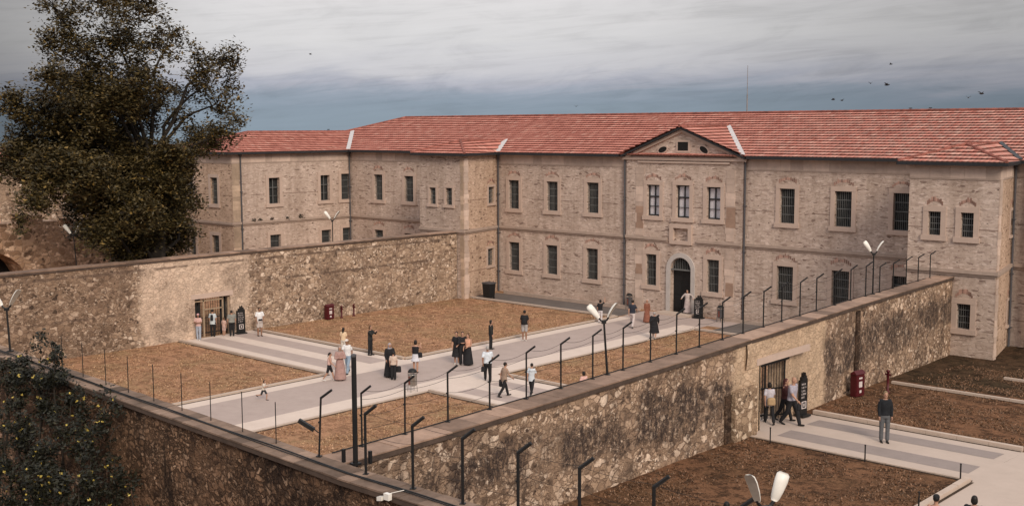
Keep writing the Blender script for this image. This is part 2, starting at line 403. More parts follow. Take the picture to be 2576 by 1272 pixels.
LCON = paving('pale concrete', (.45, .375, .335), (.68, .58, .52), 1.2, 1.5, .45)
GRS3 = grass('green brown grass with painted shade', (.105, .064, .040), (.07, .052, .032), (.03, .021, .014), 80)  # darker grass mix, shade over the far lawn painted into its colour
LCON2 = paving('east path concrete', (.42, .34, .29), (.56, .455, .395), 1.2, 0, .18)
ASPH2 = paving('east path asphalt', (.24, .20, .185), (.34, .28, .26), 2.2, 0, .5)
ASPH = paving('worn asphalt', (.34, .27, .245), (.50, .405, .37), 1.3, 0, .40)
LCON = paving('pale concrete', (.55, .45, .39), (.74, .62, .55), 1.2, 0, .18)
DASP = paving('dark forecourt paving', (.11, .095, .09), (.19, .165, .155), .8, 1.2, .3)
BARK = plain('bark', (.030, .024, .019), .95, 0, .35, 3)
LEAF = leafmat('plane leaves', (.026, .022, .009), (.070, .050, .017), (.23, .145, .038))
IVY = leafmat('ivy leaves', (.006, .007, .004), (.016, .016, .008), (.045, .040, .017))
FLOW = leafmat('yellow blossom', (.40, .30, .05), (.55, .42, .10), (.70, .60, .25))

# ------------------------------------------------------------------ ground
XL, XR0 = -58.8, -21.0                                   # inner face of west yard wall, outer face of east yard wall
WR = [(XR0, 10.0), (XR0, 36.0), (-23.0, 58.5)]           # plan line of the east yard wall (east face)
def wrx(y): return XR0 if y <= 36 else XR0 + (y-36)*(-2.0/22.5)
def wrtop(y):
    t = [(15, 4.34), (20, 4.38), (30, 4.62), (36, 4.80), (46, 4.76), (58.5, 4.60)]
    for (a, za), (b, zb) in zip(t, t[1:]):
        if y <= b: return za + (zb-za)*(max(y, a)-a)/(b-a)
    return t[-1][1]
def gr(x, y):                                            # ground of the east court
    return 1.3 if y <= 38 else max(.5, 1.3-(y-38)*.8/20.5)
mb = MB(); mb.quad((-900, -60, -.30), (600, -60, -.30), (600, 1500, -.30), (-900, 1500, -.30))
obj('ground', mb, GRS2, kind='structure')
mb = MB(); mb.quad((-110, 16, 0), (-21.6, 16, 0), (-21.6, 64, 0), (-110, 64, 0)); obj('court_grass', mb, GRS, kind='structure')
mb = MB()
for i in range(24):
    y0, y1 = 15.5+i*2, 17.5+i*2
    x0, x1 = wrx(y0)-.4, wrx(y1)-.4
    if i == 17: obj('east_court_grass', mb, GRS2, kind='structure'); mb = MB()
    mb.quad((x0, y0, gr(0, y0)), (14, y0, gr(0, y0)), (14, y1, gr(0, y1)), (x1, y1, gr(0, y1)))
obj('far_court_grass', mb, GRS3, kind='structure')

def strip(name, m, x0, x1, y0, y1, z=.004, f=None):
    mb = MB(); n = 1 if f is None else 12
    for i in range(n):
        a, b = y0+(y1-y0)*i/n, y0+(y1-y0)*(i+1)/n
        za, zb = (f(0, a)+z, f(0, b)+z) if f else (z, z)
        mb.quad((x0, a, za), (x1, a, za), (x1, b, zb), (x0, b, zb))
    return obj(name, mb, m, kind='structure')
# main axis path: asphalt between pale margins
strip('main_path', ASPH, -45.0, -38.8, 16.75, 60.2, .004)
strip('path_margin', LCON, -45.0, -44.1, 16.75, 59.5, .008)
strip('path_margin', LCON, -40.2, -38.8, 16.75, 59.5, .008)
# path from the west gate and its bands
strip('gate_path', LCON, -58.8, -45.0, 35.6, 40.6, .005)
strip('path_band', ASPH, -58.2, -45.6, 36.5, 37.7, .010)
strip('path_band', ASPH, -58.2, -45.6, 38.7, 39.9, .010)
strip('gate_path', LCON, -38.8, -21.9, 36.4, 41.2, .005)
strip('path_band', ASPH, -37.6, -23, 37.2, 38.2, .010)
strip('path_band', ASPH, -37.6, -23, 39.3, 40.3, .010)
# forecourt by the building
strip('forecourt', DASP, -58.6, -45.2, 59.2, 62.2, .006)
strip('forecourt', ASPH, -45.2, -37.8, 60.2, 62.6, .007)
strip('forecourt', DASP, -37.8, -22.9, 58.6, 62.4, .006)
# east court paths
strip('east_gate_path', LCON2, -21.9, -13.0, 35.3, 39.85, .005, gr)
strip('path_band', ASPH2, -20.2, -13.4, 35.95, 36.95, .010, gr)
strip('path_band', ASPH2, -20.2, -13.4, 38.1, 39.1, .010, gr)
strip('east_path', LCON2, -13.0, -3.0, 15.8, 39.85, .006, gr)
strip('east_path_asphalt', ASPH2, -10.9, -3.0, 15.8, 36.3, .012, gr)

def kerb(x0, x1, y0, y1, h=.10, f=None, m=CONC):
    mb = MB(); n = max(1, int(max(x1-x0, y1-y0)/1.0))
    for i in range(n):
        g = .012
        if x1-x0 > y1-y0: a, b, c, d = x0+(x1-x0)*i/n+g, x0+(x1-x0)*(i+1)/n, y0, y1
        else: a, b, c, d = x0, x1, y0+(y1-y0)*i/n+g, y0+(y1-y0)*(i+1)/n
        z = f(0, (c+d)/2) if f else 0
        mb.box(a, b, c, d, z-.1, z+h+random.uniform(-.004, .004))
    obj('kerb', mb, m, kind='structure')
    if m is CONC:  # dark ground strip painting the shade line along the kerb
        sm_ = MB(); w_ = .10
        for i in range(n):
            if x1-x0 > y1-y0: a, b = x0+(x1-x0)*i/n, x0+(x1-x0)*(i+1)/n; q4 = ((a, y0-w_), (b, y0-w_), (b, y1+w_), (a, y1+w_))
            else: a, b = y0+(y1-y0)*i/n, y0+(y1-y0)*(i+1)/n; q4 = ((x0-w_, a), (x1+w_, a), (x1+w_, b), (x0-w_, b))
            sm_.quad(*[(px_, py_, (f(0, py_) if f else 0)+.0135) for px_, py_ in q4])
        obj('kerb_shade', sm_, KERB_SHADE, kind='structure')
kerb(-45.2, -45.02, 16.8, 35.5); kerb(-45.2, -45.02, 40.7, 59.2)
kerb(-38.78, -38.6, 16.8, 36.3, .05); kerb(-38.78, -38.6, 41.3, 58.5, .05)
kerb(-58.7, -45.2, 35.42, 35.58, .12); kerb(-58.7, -45.2, 40.62, 40.78, .12)
kerb(-38.6, -22, 36.22, 36.38, .12); kerb(-38.6, -22, 41.22, 41.38, .12)
kerb(-58.5, -45.2, 59.0, 59.18, .12); kerb(-38.6, -23, 58.4, 58.58, .12)
kerb(-58.0, -45.6, 62.25, 62.55, .22, None, STR); kerb(-39.6, -23, 62.4, 62.6, .18, None, STR)
kerb(-20.9, -13.1, 39.87, 40.05, .16, gr); kerb(-20.9, -13.1, 35.15, 35.28, .05, gr)
kerb(-13.2, -13.0, 15.9, 35.1, .14, gr); kerb(-12.9, 10, 39.9, 40.1, .12, gr)
kerb(-21.6, 8, 48.4, 48.55, .12, gr); kerb(-18.5, 8, 53.4, 53.55, .12, gr)

# ------------------------------------------------------------------ the prison building
EAV = 10.42
bld = empty('prison_building', (-42.7, 63.1, 0), 'long two storey stone prison building with red tiled roof across the yard', 'building')

def facade(mb, P0, P1, z0, z1, ops, dep=.38, arch=None):
    """wall sheet with openings and their reveals; ops = [(u0,u1,z0,z1)]; outward normal to the right of P0->P1"""
    P0 = Vector((*P0, 0)); P1 = Vector((*P1, 0)); L = (P1-P0).length; u = (P1-P0)/L; nrm = Vector((u.y, -u.x, 0))
    us = sorted({0, L, *[max(0, min(L, q)) for o in ops for q in o[:2]]}); zs = sorted({z0, z1, *[q for o in ops for q in o[2:]]})
    P = lambda a, z, d=0: P0 + u*a + Vector((0, 0, z)) - nrm*d
    for a, b in zip(us, us[1:]):
        for c, d in zip(zs, zs[1:]):
            if any(o[0]-1e-6 <= a and b <= o[1]+1e-6 and o[2]-1e-6 <= c and d <= o[3]+1e-6 for o in ops): continue
            mb.quad(P(a, c), P(b, c), P(b, d), P(a, d))
    for a, b, c, d in ops:
        b = min(b, L)
        mb.quad(P(a, c), P(a, c, dep), P(a, d, dep), P(a, d)); mb.quad(P(b, c), P(b, d), P(b, d, dep), P(b, c, dep))
        mb.quad(P(a, c), P(b, c), P(b, c, dep), P(a, c, dep)); mb.quad(P(a, d), P(a, d, dep), P(b, d, dep), P(b, d))
    return P, L, u, nrm
def opening(P0, P1, x0, y0, x1, y1):
    L0 = Vector((*P0, 0)); u = (Vector((*P1, 0))-L0).normalized()
    a = opl(x0, (y0+y1)/2, P0, P1); b = opl(x1, (y0+y1)/2, P0, P1)
    mx = (x0+x1)/2; t = opl(mx, y0, P0, P1).z; d = opl(mx, y1, P0, P1).z
    return ((a-L0).dot(u), (b-L0).dot(u), d, t)
def window(P, u, nrm, o, kind='bars', fw=.27, brick=True):
    a, b, c, d = o; W, Hh = b-a, d-c
    fr = MB(); e = .05
    def sl(a0, a1, c0, c1, out): fr.fbox(P(a0, c0, -.003), u*(a1-a0), Vector((0, 0, c1-c0)), nrm*(out))
    sl(a-fw, a, c, d, e); sl(b, b+fw, c, d, e); sl(a-fw, b+fw, d, d+fw, e+.01)
    sl(a-fw*1.25, b+fw*1.25, c-fw, c, e+.06)
    wo = obj('window', fr, FRM, bld)
    if kind == 'curtain':
        pn = MB(); pn.quad(P(a, c, .30), P(b, c, .30), P(b, d, .30), P(a, d, .30)); obj('pane', pn, CURT, wo, )
        gm = MB(); t = .09
        for q in (a+t/2, (a+b)/2, b-t/2): gm.bar(P(q, c, .24), P(q, d, .24), t, .06)
        for q in (c+t/2, c+Hh*.62, d-t/2): gm.bar(P(a, q, .235), P(b, q, .235), .06, t)
        gm.bar(P(a, c+Hh*.31, .22), P(b, c+Hh*.31, .22), .04, .04)
        obj('sash', gm, WFR, wo)
    else:
        pn = MB(); pn.quad(P(a, c, .34), P(b, c, .34), P(b, d, .34), P(a, d, .34)); obj('pane', pn, GLS, wo)
        sm = MB(); t = .05
        for q in (a+t/2, (a+b)/2, b-t/2): sm.bar(P(q, c, .30), P(q, d, .30), t, .04)
        for q in (c+t/2, c+Hh*.6, d-t/2): sm.bar(P(a, q, .295), P(b, q, .295), .04, t)
        obj('sash', sm, WFR, wo)
        if kind == 'bars':
            gm = MB(); k = max(4, int(W/.13))
            for i in range(k+1): gm.tube([P(a+W*(i+.5)/(k+1), c, .12), P(a+W*(i+.5)/(k+1), d, .12)], .012, 5)
            for i in range(1, 4): gm.bar(P(a, c+Hh*i/4, .12), P(b, c+Hh*i/4, .12), .012, .035)
            obj('grille', gm, BARM, wo)
        elif kind == 'cross':
            gm = MB(); gm.bar(P((a+b)/2, c, .2), P((a+b)/2, d, .2), .06, .05); gm.bar(P(a, c+Hh*.62, .195), P(b, c+Hh*.62, .195), .05, .06)
            gm.bar(P(a, c+Hh*.3, .195), P(b, c+Hh*.3, .195), .03, .03); obj('grille', gm, BARM, wo)
    if brick:
        ar = MB(); k = 11
        for i in range(k):
            t = (i-(k-1)/2)/((k-1)/2); am = (a+b)/2 + t*(W*.5+.05); zz = d+fw+.09+.20*(1-t*t)
            hh = random.uniform(.12, .26)
            ar.fbox(P(am-.05, zz-.03, .002), u*.085, Vector((0, 0, hh)), nrm*.012)
        obj('relieving_arch', ar, BRK, wo)
    return wo

YF = 63.11
# rectangles in the 2576-wide survey picture -> metres on each wall plane
FL = dict(P0=(-76.6, YF), P1=(-61.7, YF))
def wall(name, P0, P1, rects, kinds=None, m=MS, z0=-.3, z1=EAV-.12, extra=None, bricks=True, fw=.27, parent=None):
    ops = [opening(P0, P1, *r) for r in rects]
    allops = ops + (extra or [])
    mb = MB(); P, L, u, nrm = facade(mb, P0, P1, z0, z1, allops)
    o = obj(name, mb, m, parent or bld)
    for i, op in enumerate(ops):
        k = kinds[i] if kinds else 'bars'
        op = (op[0], min(op[1], L), op[2], op[3])
        window(P, u, nrm, op, k, fw, bricks)
    return P, L, u, nrm, o

wall('facade_wall', (-76.6, YF), (-62.7, YF), [(942, 438.8, 962.7, 502.8), (1018, 442.8, 1040.4, 507), (943.7, 577.8, 964.7, 642), (1019, 587, 1041, 652)])
WALLB = wall('facade_wall', (-59.3, YF), (-47.2, YF), [(1280.4, 453.1, 1306, 524.5), (1376, 456.5, 1403.7, 529.8), (1477, 459.1, 1506.4, 535.5), (1281.4, 608.8, 1307, 679.8), (1374.7, 616.5, 1402.7, 689.5), (1475.4, 624.8, 1504.7, 702.5)])
wall('facade_wall', (-38.1, YF), (-25.45, YF), [(1961.6, 474.5, 1999.6, 561.5), (2100, 481.1, 2142.6, 570.5), (2247, 485.8, 2287, 579.8), (1954, 669.5, 1995, 754.8), (2092, 681, 2136, 768.8), (2243, 694.5, 2285, 786)])
wall('facade_wall', (-21.8, YF), (10, YF), [])
# pavilion with the portal
PP0, PP1 = (-47.2, 62.96), (-38.1, 62.96)
dl, dr_ = opl(1686.7, 720, PP0, PP1).x+47.2, opl(1739, 720, PP0, PP1).x+47.2
dtop = opl(1713, 647.5, PP0, PP1).z; dr2 = (dr_-dl)/2; spring = dtop-dr2
pr = [(1628, 464.5, 1659.7, 542.8), (1701, 465.8, 1735, 548), (1778, 470.5, 1813, 552.1), (1625, 638.8, 1651.7, 717), (1778.5, 653, 1809, 735)]
plq = opening(PP0, PP1, 1695.5, 573.8, 1733, 605)
P, L, u, nrm, pav = wall('pavilion_wall', PP0, PP1, pr, ['curtain']*3+['bars']*2, extra=[(dl, dr_, -.3, dtop), plq], z1=EAV-.1)
mb = MB(); mb.quad(P(plq[0], plq[2], .16), P(plq[1], plq[2], .16), P(plq[1], plq[3], .16), P(plq[0], plq[3], .16))
for a in (0, L): mb.quad(P(a, -.3), P(a, EAV-.1), P(a, EAV-.1, .3), P(a, -.3, .3))
# spandrels of the arch
K = 16
for i in range(K):
    t0, t1 = math.pi*i/K, math.pi*(i+1)/K; cx = (dl+dr_)/2
    p0 = (cx-dr2*math.cos(t0), spring+dr2*math.sin(t0)); p1 = (cx-dr2*math.cos(t1), spring+dr2*math.sin(t1))
    mb.quad(P(p0[0], p0[1]), P(p1[0], p1[1]), P(p1[0], dtop), P(p0[0], dtop))
    mb.quad(P(p0[0], p0[1]), P(p0[0], p0[1], .38), P(p1[0], p1[1], .38), P(p1[0], p1[1]))
obj('spandrel', mb, MS, bld)
mb = MB(); pa, pb, pc, pd = plq
for q in ((pa-.28, pa, pc-.25, pd+.25), (pb, pb+.28, pc-.25, pd+.25), (pa, pb, pd, pd+.25), (pa, pb, pc-.25, pc)):
    mb.fbox(P(q[0], q[2], -.003), u*(q[1]-q[0]), Vector((0, 0, q[3]-q[2])), nrm*.14)
obj('plaque_frame', mb, FRM, bld)
dm = MB(); fwv = .30                                       # grey arch surround
for s0, s1 in ((dl-fwv, dl), (dr_, dr_+fwv)): dm.fbox(P(s0, -.05, -.003), u*(s1-s0), Vector((0, 0, spring+.05)), nrm*.10)
for i in range(K):
    t0, t1 = math.pi*i/K, math.pi*(i+1)/K; cx = (dl+dr_)/2; q = []
    for t in (t0, t1):
        for r_ in (dr2, dr2+fwv): q.append((cx-r_*math.cos(t), spring+r_*math.sin(t)))
    A = [P(*q[0], -.10), P(*q[1], -.10), P(*q[3], -.10), P(*q[2], -.10)]; B = [P(*q[0], .0), P(*q[1], .0), P(*q[3], .0), P(*q[2], .0)]
    dm.quad(A[0], A[3], A[2], A[1]); dm.quad(A[1], A[2], B[2], B[1]); dm.quad(A[0], B[0], B[3], A[3])
port = obj('portal_surround', dm, ARCHM, bld)
dm = MB(); 
for a_, b_ in ((dl, (dl+dr_)/2-.01), ((dl+dr_)/2+.01, dr_)):
    dm.box(a_-47.2, b_-47.2, 63.32, 63.38, 0, spring)
    for zc in (.3, 1.3): dm.box(a_-47.2+.15, b_-47.2-.15, 63.29, 63.32, zc, zc+.8)
dr = obj('door', dm, IRON, bld)
dm = MB(); dm.box((dl+dr_)/2-47.2+.1, (dl+dr_)/2-47.2+.15, 63.25, 63.29, 1.0, 1.15); obj('handle', dm, PIPE, dr)
dm = MB()
for i in range(1, 12):
    a_ = dl+(dr_-dl)*i/12; hh = math.sqrt(max(0, dr2**2-(a_-(dl+dr_)/2)**2)); dm.tube([P(a_, spring, .15), P(a_, spring+hh, .15)], .018, 5)
dm.bar(P(dl-.25, spring, .06), P(dr_+.25, spring, .06), .06, .09)
obj('fanlight_grille', dm, BARM, bld)
dm = MB(); dm.quad(P(dl-.1, spring, .36), P(dr_+.1, spring, .36), P(dr_+.1, dtop+.1, .36), P(dl-.1, dtop+.1, .36)); obj('fanlight_pane', dm, VOID, bld)
dm = MB(); dm.box(dl-47.2-.5, dr_-47.2+.5, 61.9, 62.85, 0.0, .14); obj('doorstep', dm, CONC, bld)

# pediment
apx = -42.66; AZ = 12.26
mb = MB(); YP = 62.95
mb.quad((-47.2, YP, EAV-.1), (-38.1, YP, EAV-.1), (-38.1, YP, EAV), (apx, YP, AZ-.1), (-47.2, YP, EAV))
obj('pediment', mb, MS, bld)
def prism(mb, pts, y0, y1):
    n = len(pts); i = len(mb.v)
    mb.v += [(x, y0, z) for x, z in pts] + [(x, y1, z) for x, z in pts]
    mb.f.append(tuple(i+k for k in range(n))); mb.f.append(tuple(i+n+k for k in reversed(range(n))))
    for k in range(n): mb.f.append((i+k, i+n+k, i+n+(k+1) % n, i+(k+1) % n))
def rake(m, yo, th, dz, nm, ya=None):
    mb = MB()
    for sx in (-1, 1):
        xe = -47.45 if sx < 0 else -37.85
        zt = lambda x: EAV+.02+(AZ-EAV)*(1-abs(x-apx)/(4.7)) - dz
        prism(mb, [(xe, zt(xe)-th), (apx, zt(apx)-th), (apx, zt(apx)), (xe, zt(xe))], YP-yo, YP-.003)
    return obj(nm, mb, m, bld)
rake(GUT, .38, .13, .02, 'raking_gutter'); rake(FRM, .16, .20, .15, 'raking_cornice')
mb = MB(); mb.box(-47.3, -38.0, YP-.14, YP-.003, EAV-.33, EAV-.14); mb.box(-46.2, -39.1, YP-.09, YP-.002, EAV-.52, EAV-.40)
obj('pediment_cornice', mb, FRM, bld)
def disc(mb, cx, cz, rx, rz, rot, y0, y1, n=18):
    pts = [(cx+math.cos(t)*rx*math.cos(rot)-math.sin(t)*rz*math.sin(rot), cz+math.cos(t)*rx*math.sin(rot)+math.sin(t)*rz*math.cos(rot)) for t in [2*math.pi*k/n for k in range(n)]]
    prism(mb, pts, y0, y1)
for cx_, cy_, rt_ in ((1667.8, 376.3, .33), (1771.5, 376.9, -.52)):
    q = oy(cx_, cy_, YP); mb = MB(); disc(mb, q.x, q.z, .43, .27, rt_, YP-.05, YP-.004); fr = obj('oval_window', mb, FRM, bld)
    mb = MB(); disc(mb, q.x, q.z, .34, .18, rt_, YP-.06, YP-.052); obj('pane', mb, VOID, fr)
a_ = oy(1706.6, 357, YP); b_ = oy(1732, 379, YP); mb = MB()
mb.box(a_.x-.13, b_.x+.13, YP-.06, YP-.004, b_.z-.15, a_.z+.12); fr = obj('attic_window', mb, FRM, bld)
mb = MB(); mb.box(a_.x, b_.x, YP-.07, YP-.062, b_.z, a_.z); obj('pane', mb, VOID, fr)

# towers
TA = [(-62.7, 63.1), (-62.7, 58.26), (-58.1, 58.26), (-59.35, 63.1)]
wall('tower_wall', TA[0], TA[1], []); 
wall('tower_wall', TA[1], TA[2], [(1081.4, 471.5, 1097, 513), (1122, 472.5, 1138, 515.5), (1124.4, 630.5, 1141, 672.5)], bricks=False, fw=.2)
wall('tower_wall', TA[2], TA[3], [(1228, 469.8, 1242.7, 511.1), (1226.4, 624.5, 1241.4, 667.1)], m=MSW, fw=.16)
TB = [(-25.45, 63.1), (-25.45, 58.51), (-20.83, 58.51), (-21.75, 63.1)]
wall('tower_wall', TB[0], TB[1], [])
wall('tower_wall', TB[1], TB[2], [(2335, 531.5, 2366.6, 591), (2417, 534.8, 2449.6, 597), (2406.6, 763.8, 2441, 827)])
wall('tower_wall', TB[2], TB[3], [(2540.6, 528.8, 2549.6, 588.8), (2532, 753.8, 2540.6, 812)], m=MSW, fw=.14)
# west wing
XW = -76.6; Y0 = 51.35; WX2 = -85.9
wall('wing_wall', (XW, Y0), (XW, 63.1), [(676, 447, 703, 512), (806, 440.5, 829, 503.8), (858, 436.8, 880.5, 501), (680, 589.8, 706.7, 655), (809, 577.8, 833, 642), (862, 572, 883.7, 636)], ['cross', 'cross', 'bars', 'bars', 'bars', 'bars'], bricks=False)
wall('wing_wall', (WX2, Y0), (XW, Y0), [(530.6, 446.5, 548, 513), (470, 448, 486, 514), (535, 591.5, 553, 656), (479, 586.5, 494, 650)], m=MSW, bricks=False)
wall('wing_wall', (WX2, 80), (WX2, Y0), [])
mb = MB(); mb.box(-86.4, 10, 80, 80.2, -.3, EAV-.1); mb.box(-86.9, -86.7, 62.9, 80, -.3, EAV-.1); mb.box(10, 10.2, 63.1, 80.2, -.3, EAV-.1)
mb.box(-86.7, -85.9, 62.9, 63.1, -.3, EAV-.1)
obj('rear_wall', mb, MS, bld)

# ashlar frieze, string course, quoins
def band(mb, P0, P1, z0, z1, out, blocks=0, e0=0, e1=0):
    P0v = Vector((*P0, 0)); P1v = Vector((*P1, 0)); Lb = (P1v-P0v).length; ub = (P1v-P0v)/Lb; nb = Vector((ub.y, -ub.x, 0))
    a = -e0
    while a < Lb+e1-1e-3:
        wdt = random.uniform(.6, 1.1) if blocks else Lb+e0+e1
        b = min(Lb+e1, a+wdt)
        mb.fbox(P0v+ub*a+Vector((0, 0, z0))+nb*.0-nb*.003, ub*(b-a-(.012 if blocks else 0)), Vector((0, 0, z1-z0)), nb*(out+.003+(random.uniform(0, .006) if blocks else 0)))
        a = b
segs = [((-76.6, YF), (-62.7, YF)), ((-59.35, YF), (-47.2, YF)), ((-38.1, YF), (-25.45, YF)), ((-21.75, YF), (10, YF)),
        (TA[0], TA[1]), (TA[1], TA[2]), (TA[2], TA[3]), (TB[0], TB[1]), (TB[1], TB[2]), (TB[2], TB[3]), ((XW, Y0), (XW, 63.1)), ((WX2, Y0), (XW, Y0))]
for k, (a, b) in enumerate(segs):
    fz = MB(); ln = MB(); sc_ = MB()
    if k not in (4, 5, 6): band(fz, a, b, 9.62, EAV-.13, .015, 1); band(ln, a, b, 9.54, 9.615, .035)
    band(sc_, a, b, 4.80, 4.98, .15, 0, .0, .13 if k in (5, 8, 11) else 0); band(sc_, a, b, 4.68, 4.797, .07)
    if fz.v: obj('frieze', fz, ASH, bld); obj('frieze_moulding', ln, STR, bld)
    obj('string_course', sc_, STR, bld)
for a, b in (((-47.2, 62.96), (-43.75, 62.96)), ((-41.45, 62.96), (-38.1, 62.96))):
    sc_ = MB(); band(sc_, a, b, 4.80, 4.98, .15); band(sc_, a, b, 4.68, 4.797, .07); obj('string_course', sc_, STR, bld)
def quoin(x0, x1, y0, y1, zs=0, ze=9.6, h=.42, skip=.1, m=None):
    if zs < 4.6 and ze > 5.2: quoin(x0, x1, y0, y1, zs, 4.62, h, skip, m); zs = 5.02
    z = zs; qm = MB()
    while z < ze-.05:
        hh = min(ze-z, h*random.uniform(.7, 1.3)); 
        if True:
            j = random.uniform(0, .16); jx = j if x1-x0 > .3 else 0; jy = j if y1-y0 > .3 else 0
            qm.box(x0+jx*.6, x1-jx*.4, y0+jy*.4, y1-jy, z, z+hh-.012)
        z += hh
    obj('quoins', qm, m or QUO, bld)
quoin(-46.45, -45.7, 62.935, 62.97, 0, 9.6, .5, 0, ASH); quoin(-39.4, -38.65, 62.935, 62.97, 0, 9.6, .5, 0, ASH)
BRQ = ashlar('brown quoin block', (.33, .22, .165), .15)
quoin(-46.4, -45.75, 62.925, 62.934, 5.5, 7.0, .5, 0, BRQ); quoin(-39.35, -38.6, 62.925, 62.934, 5.9, 7.2, .5, 0, BRQ); quoin(-46.4, -45.8, 62.925, 62.934, 2.4, 3.1, .35, 0, BRQ); quoin(-39.3, -38.7, 62.925, 62.934, 1.5, 2.4, .4, 0, BRQ)
quoin(-76.62, -76.575, Y0-.01, Y0+.75, 0, 9.6, .42, 0); quoin(-58.5, -58.09, 58.235, 58.28, 0, 10.1, .4, .3)
quoin(-58.14, -58.075, 58.24, 58.78, 0, 10.1, .42, .1, ASH); quoin(-20.86, -20.805, 58.49, 58.95, 0, 10.1, .42, 0, ASH)

# roofs: every plane is cut in stepped tile courses
SL = (13.2-EAV)/(71.2-62.6)
def clip(poly, n, d, keep_gt):
    out = []
    for i, p in enumerate(poly):
        q = poly[(i+1) % len(poly)]; a = p.dot(n)-d; b = q.dot(n)-d
        if not keep_gt: a, b = -a, -b
        if a >= 0: out.append(p)
        if (a > 0 and b < 0) or (a < 0 and b > 0): out.append(p+(q-p)*(a/(a-b)))
    return out
def roofplane(pts, row=.50, th=.07):
    pts = [Vector(p) for p in pts]; nn = Vector((0, 0, 0))
    for i in range(1, len(pts)-1): nn += (pts[i]-pts[0]).cross(pts[i+1]-pts[0])
    nn.normalize()
    if nn.z < 0: nn = -nn; pts.reverse()
    v = (Vector((0, 0, 1)) - nn*nn.z).normalized(); u_ = v.cross(nn)
    v0 = min(p.dot(v) for p in pts); v1 = max(p.dot(v) for p in pts)
    verts, faces, uvs = [], [], []; k = 0
    while v0+k*row < v1-.02:
        a, b = v0+k*row, min(v0+(k+1)*row, v1)
        pl = clip(clip(pts, v, a, True), v, b, False)
        if len(pl) >= 3:
            i = len(verts); lo = []
            for p in pl:
                t = (p.dot(v)-a)/row; verts.append(tuple(p+nn*(th*(1-t)))); uvs.append((p.dot(u_), p.dot(v)-v0+1e-3))
            faces.append(tuple(range(i, i+len(pl))))
            lo = sorted([p for p in pl if abs(p.dot(v)-a) < 1e-4], key=lambda p: p.dot(u_))
            if len(lo) >= 2:
                i = len(verts); p, q = lo[0], lo[-1]
                for w_ in (p, q, q+nn*th, p+nn*th): verts.append(tuple(w_)); uvs.append((w_.dot(u_), p.dot(v)-v0-.02))
                faces.append((i, i+1, i+2, i+3))
        k += 1
    return verts, faces, uvs
def roof(name, planes, parent=bld):
    V, Fc, UV = [], [], []
    for pl in planes:
        a, b, c = roofplane(pl); i = len(V); V += a; UV += c; Fc += [tuple(i+k for k in f) for f in b]
    me = bpy.data.meshes.new(name); me.from_pydata(V, [], Fc); ul = me.uv_layers.new(name='UVMap')
    for lp in me.loops: ul.data[lp.index].uv = UV[lp.vertex_index]
    return obj(name, None, TILE, parent, me=me)
RZ = 13.2; RY = 71.2; EY = 62.6; RXL = -78.4
mainr = roof('roof', [[(-86.9, EY, EAV), (10.4, EY, EAV), (10.4, RY, RZ), (RXL, RY, RZ)], [(-86.9, EY, EAV), (RXL, RY, RZ), (-86.9, 80.2, EAV)],
                      [(-86.9, 80.2, EAV), (RXL, RY, RZ), (10.4, RY, RZ), (10.4, 80.2, EAV)]])
def zy(z): return EY+(z-EAV)/SL
gb = zy(AZ)+.1
roof('gable_roof', [[(apx, 62.5, AZ+.03), (-37.75, 62.5, EAV+.03), (-38.0, EY+.1, EAV+.02), (apx, gb, AZ+.03)], [(apx, 62.5, AZ+.03), (apx, gb, AZ+.03), (-47.4, EY+.1, EAV+.02), (-47.6, 62.5, EAV+.03)]])
TZ = 11.28
def tower_roof(xl, xr, yf, xb, ax):
    ay = yf+2.5; by = zy(TZ)
    return roof('tower_roof', [[(xl, yf, EAV), (xr, yf, EAV), (ax, ay, TZ)], [(xr, yf, EAV), (xb, EY, EAV), (ax, by, TZ), (ax, ay, TZ)], [(xl, EY, EAV), (xl, yf, EAV), (ax, ay, TZ), (ax, by, TZ)]])
tower_roof(-63.2, -57.6, 57.85, -58.85, -60.5); tower_roof(-25.95, -20.4, 58.1, -21.3, -23.35)
WZ = 11.95; wry = zy(WZ)
roof('wing_roof', [[(-76.15, Y0-.45, EAV), (-76.15, EY, EAV), (-81.25, wry, WZ), (-81.25, 56.1, WZ)], [(-86.35, Y0-.45, EAV), (-76.15, Y0-.45, EAV), (-81.25, 56.1, WZ)], [(-86.35, EY, EAV), (-86.35, Y0-.45, EAV), (-81.25, 56.1, WZ), (-81.25, wry, WZ)]])
# ridge and hip tiles
def ridge(a, b, r=.10):
    rm = MB(); a, b = Vector(a), Vector(b); n = max(2, int((b-a).length/.4))
    for i in range(n):
        p, q = a.lerp(b, i/n), a.lerp(b, (i+1)/n); rm.tube([p+Vector((0, 0, .04)), q+Vector((0, 0, .04))], [r, r*.85], 8)
    obj('ridge_tiles', rm, RIDG, bld)
ridge((RXL, RY, RZ), (10.4, RY, RZ)); ridge((-86.9, EY, EAV), (RXL, RY, RZ)); ridge((-81.25, 56.1, WZ), (-81.25, wry, WZ))
ridge((-76.15, Y0-.45, EAV), (-81.25, 56.1, WZ)); ridge((-86.35, Y0-.45, EAV), (-81.25, 56.1, WZ))
for xl, xr, yf, axx in ((-63.2, -57.6, 57.85, -60.5), (-25.95, -20.4, 58.1, -23.35)):
    ridge((xl, yf, EAV), (axx, yf+2.5, TZ)); ridge((xr, yf, EAV), (axx, yf+2.5, TZ)); ridge((axx, yf+2.5, TZ), (axx, zy(TZ), TZ))
ridge((apx, 62.5, AZ+.03), (apx, gb, AZ+.03))
def flash(m, nm, a, b, wd=.30):
    mb = MB(); a, b = Vector(a), Vector(b); mb.bar(a+Vector((0, 0, .10)), b+Vector((0, 0, .10)), wd, .05); obj(nm, mb, m, bld)
VF = 'valley_flashing'
flash(FLASH, VF, (-38.0, EY+.05, EAV), (apx, gb, AZ)); flash(FLASH, VF, (-76.15, EY, EAV), (-81.25, wry, WZ), .34)
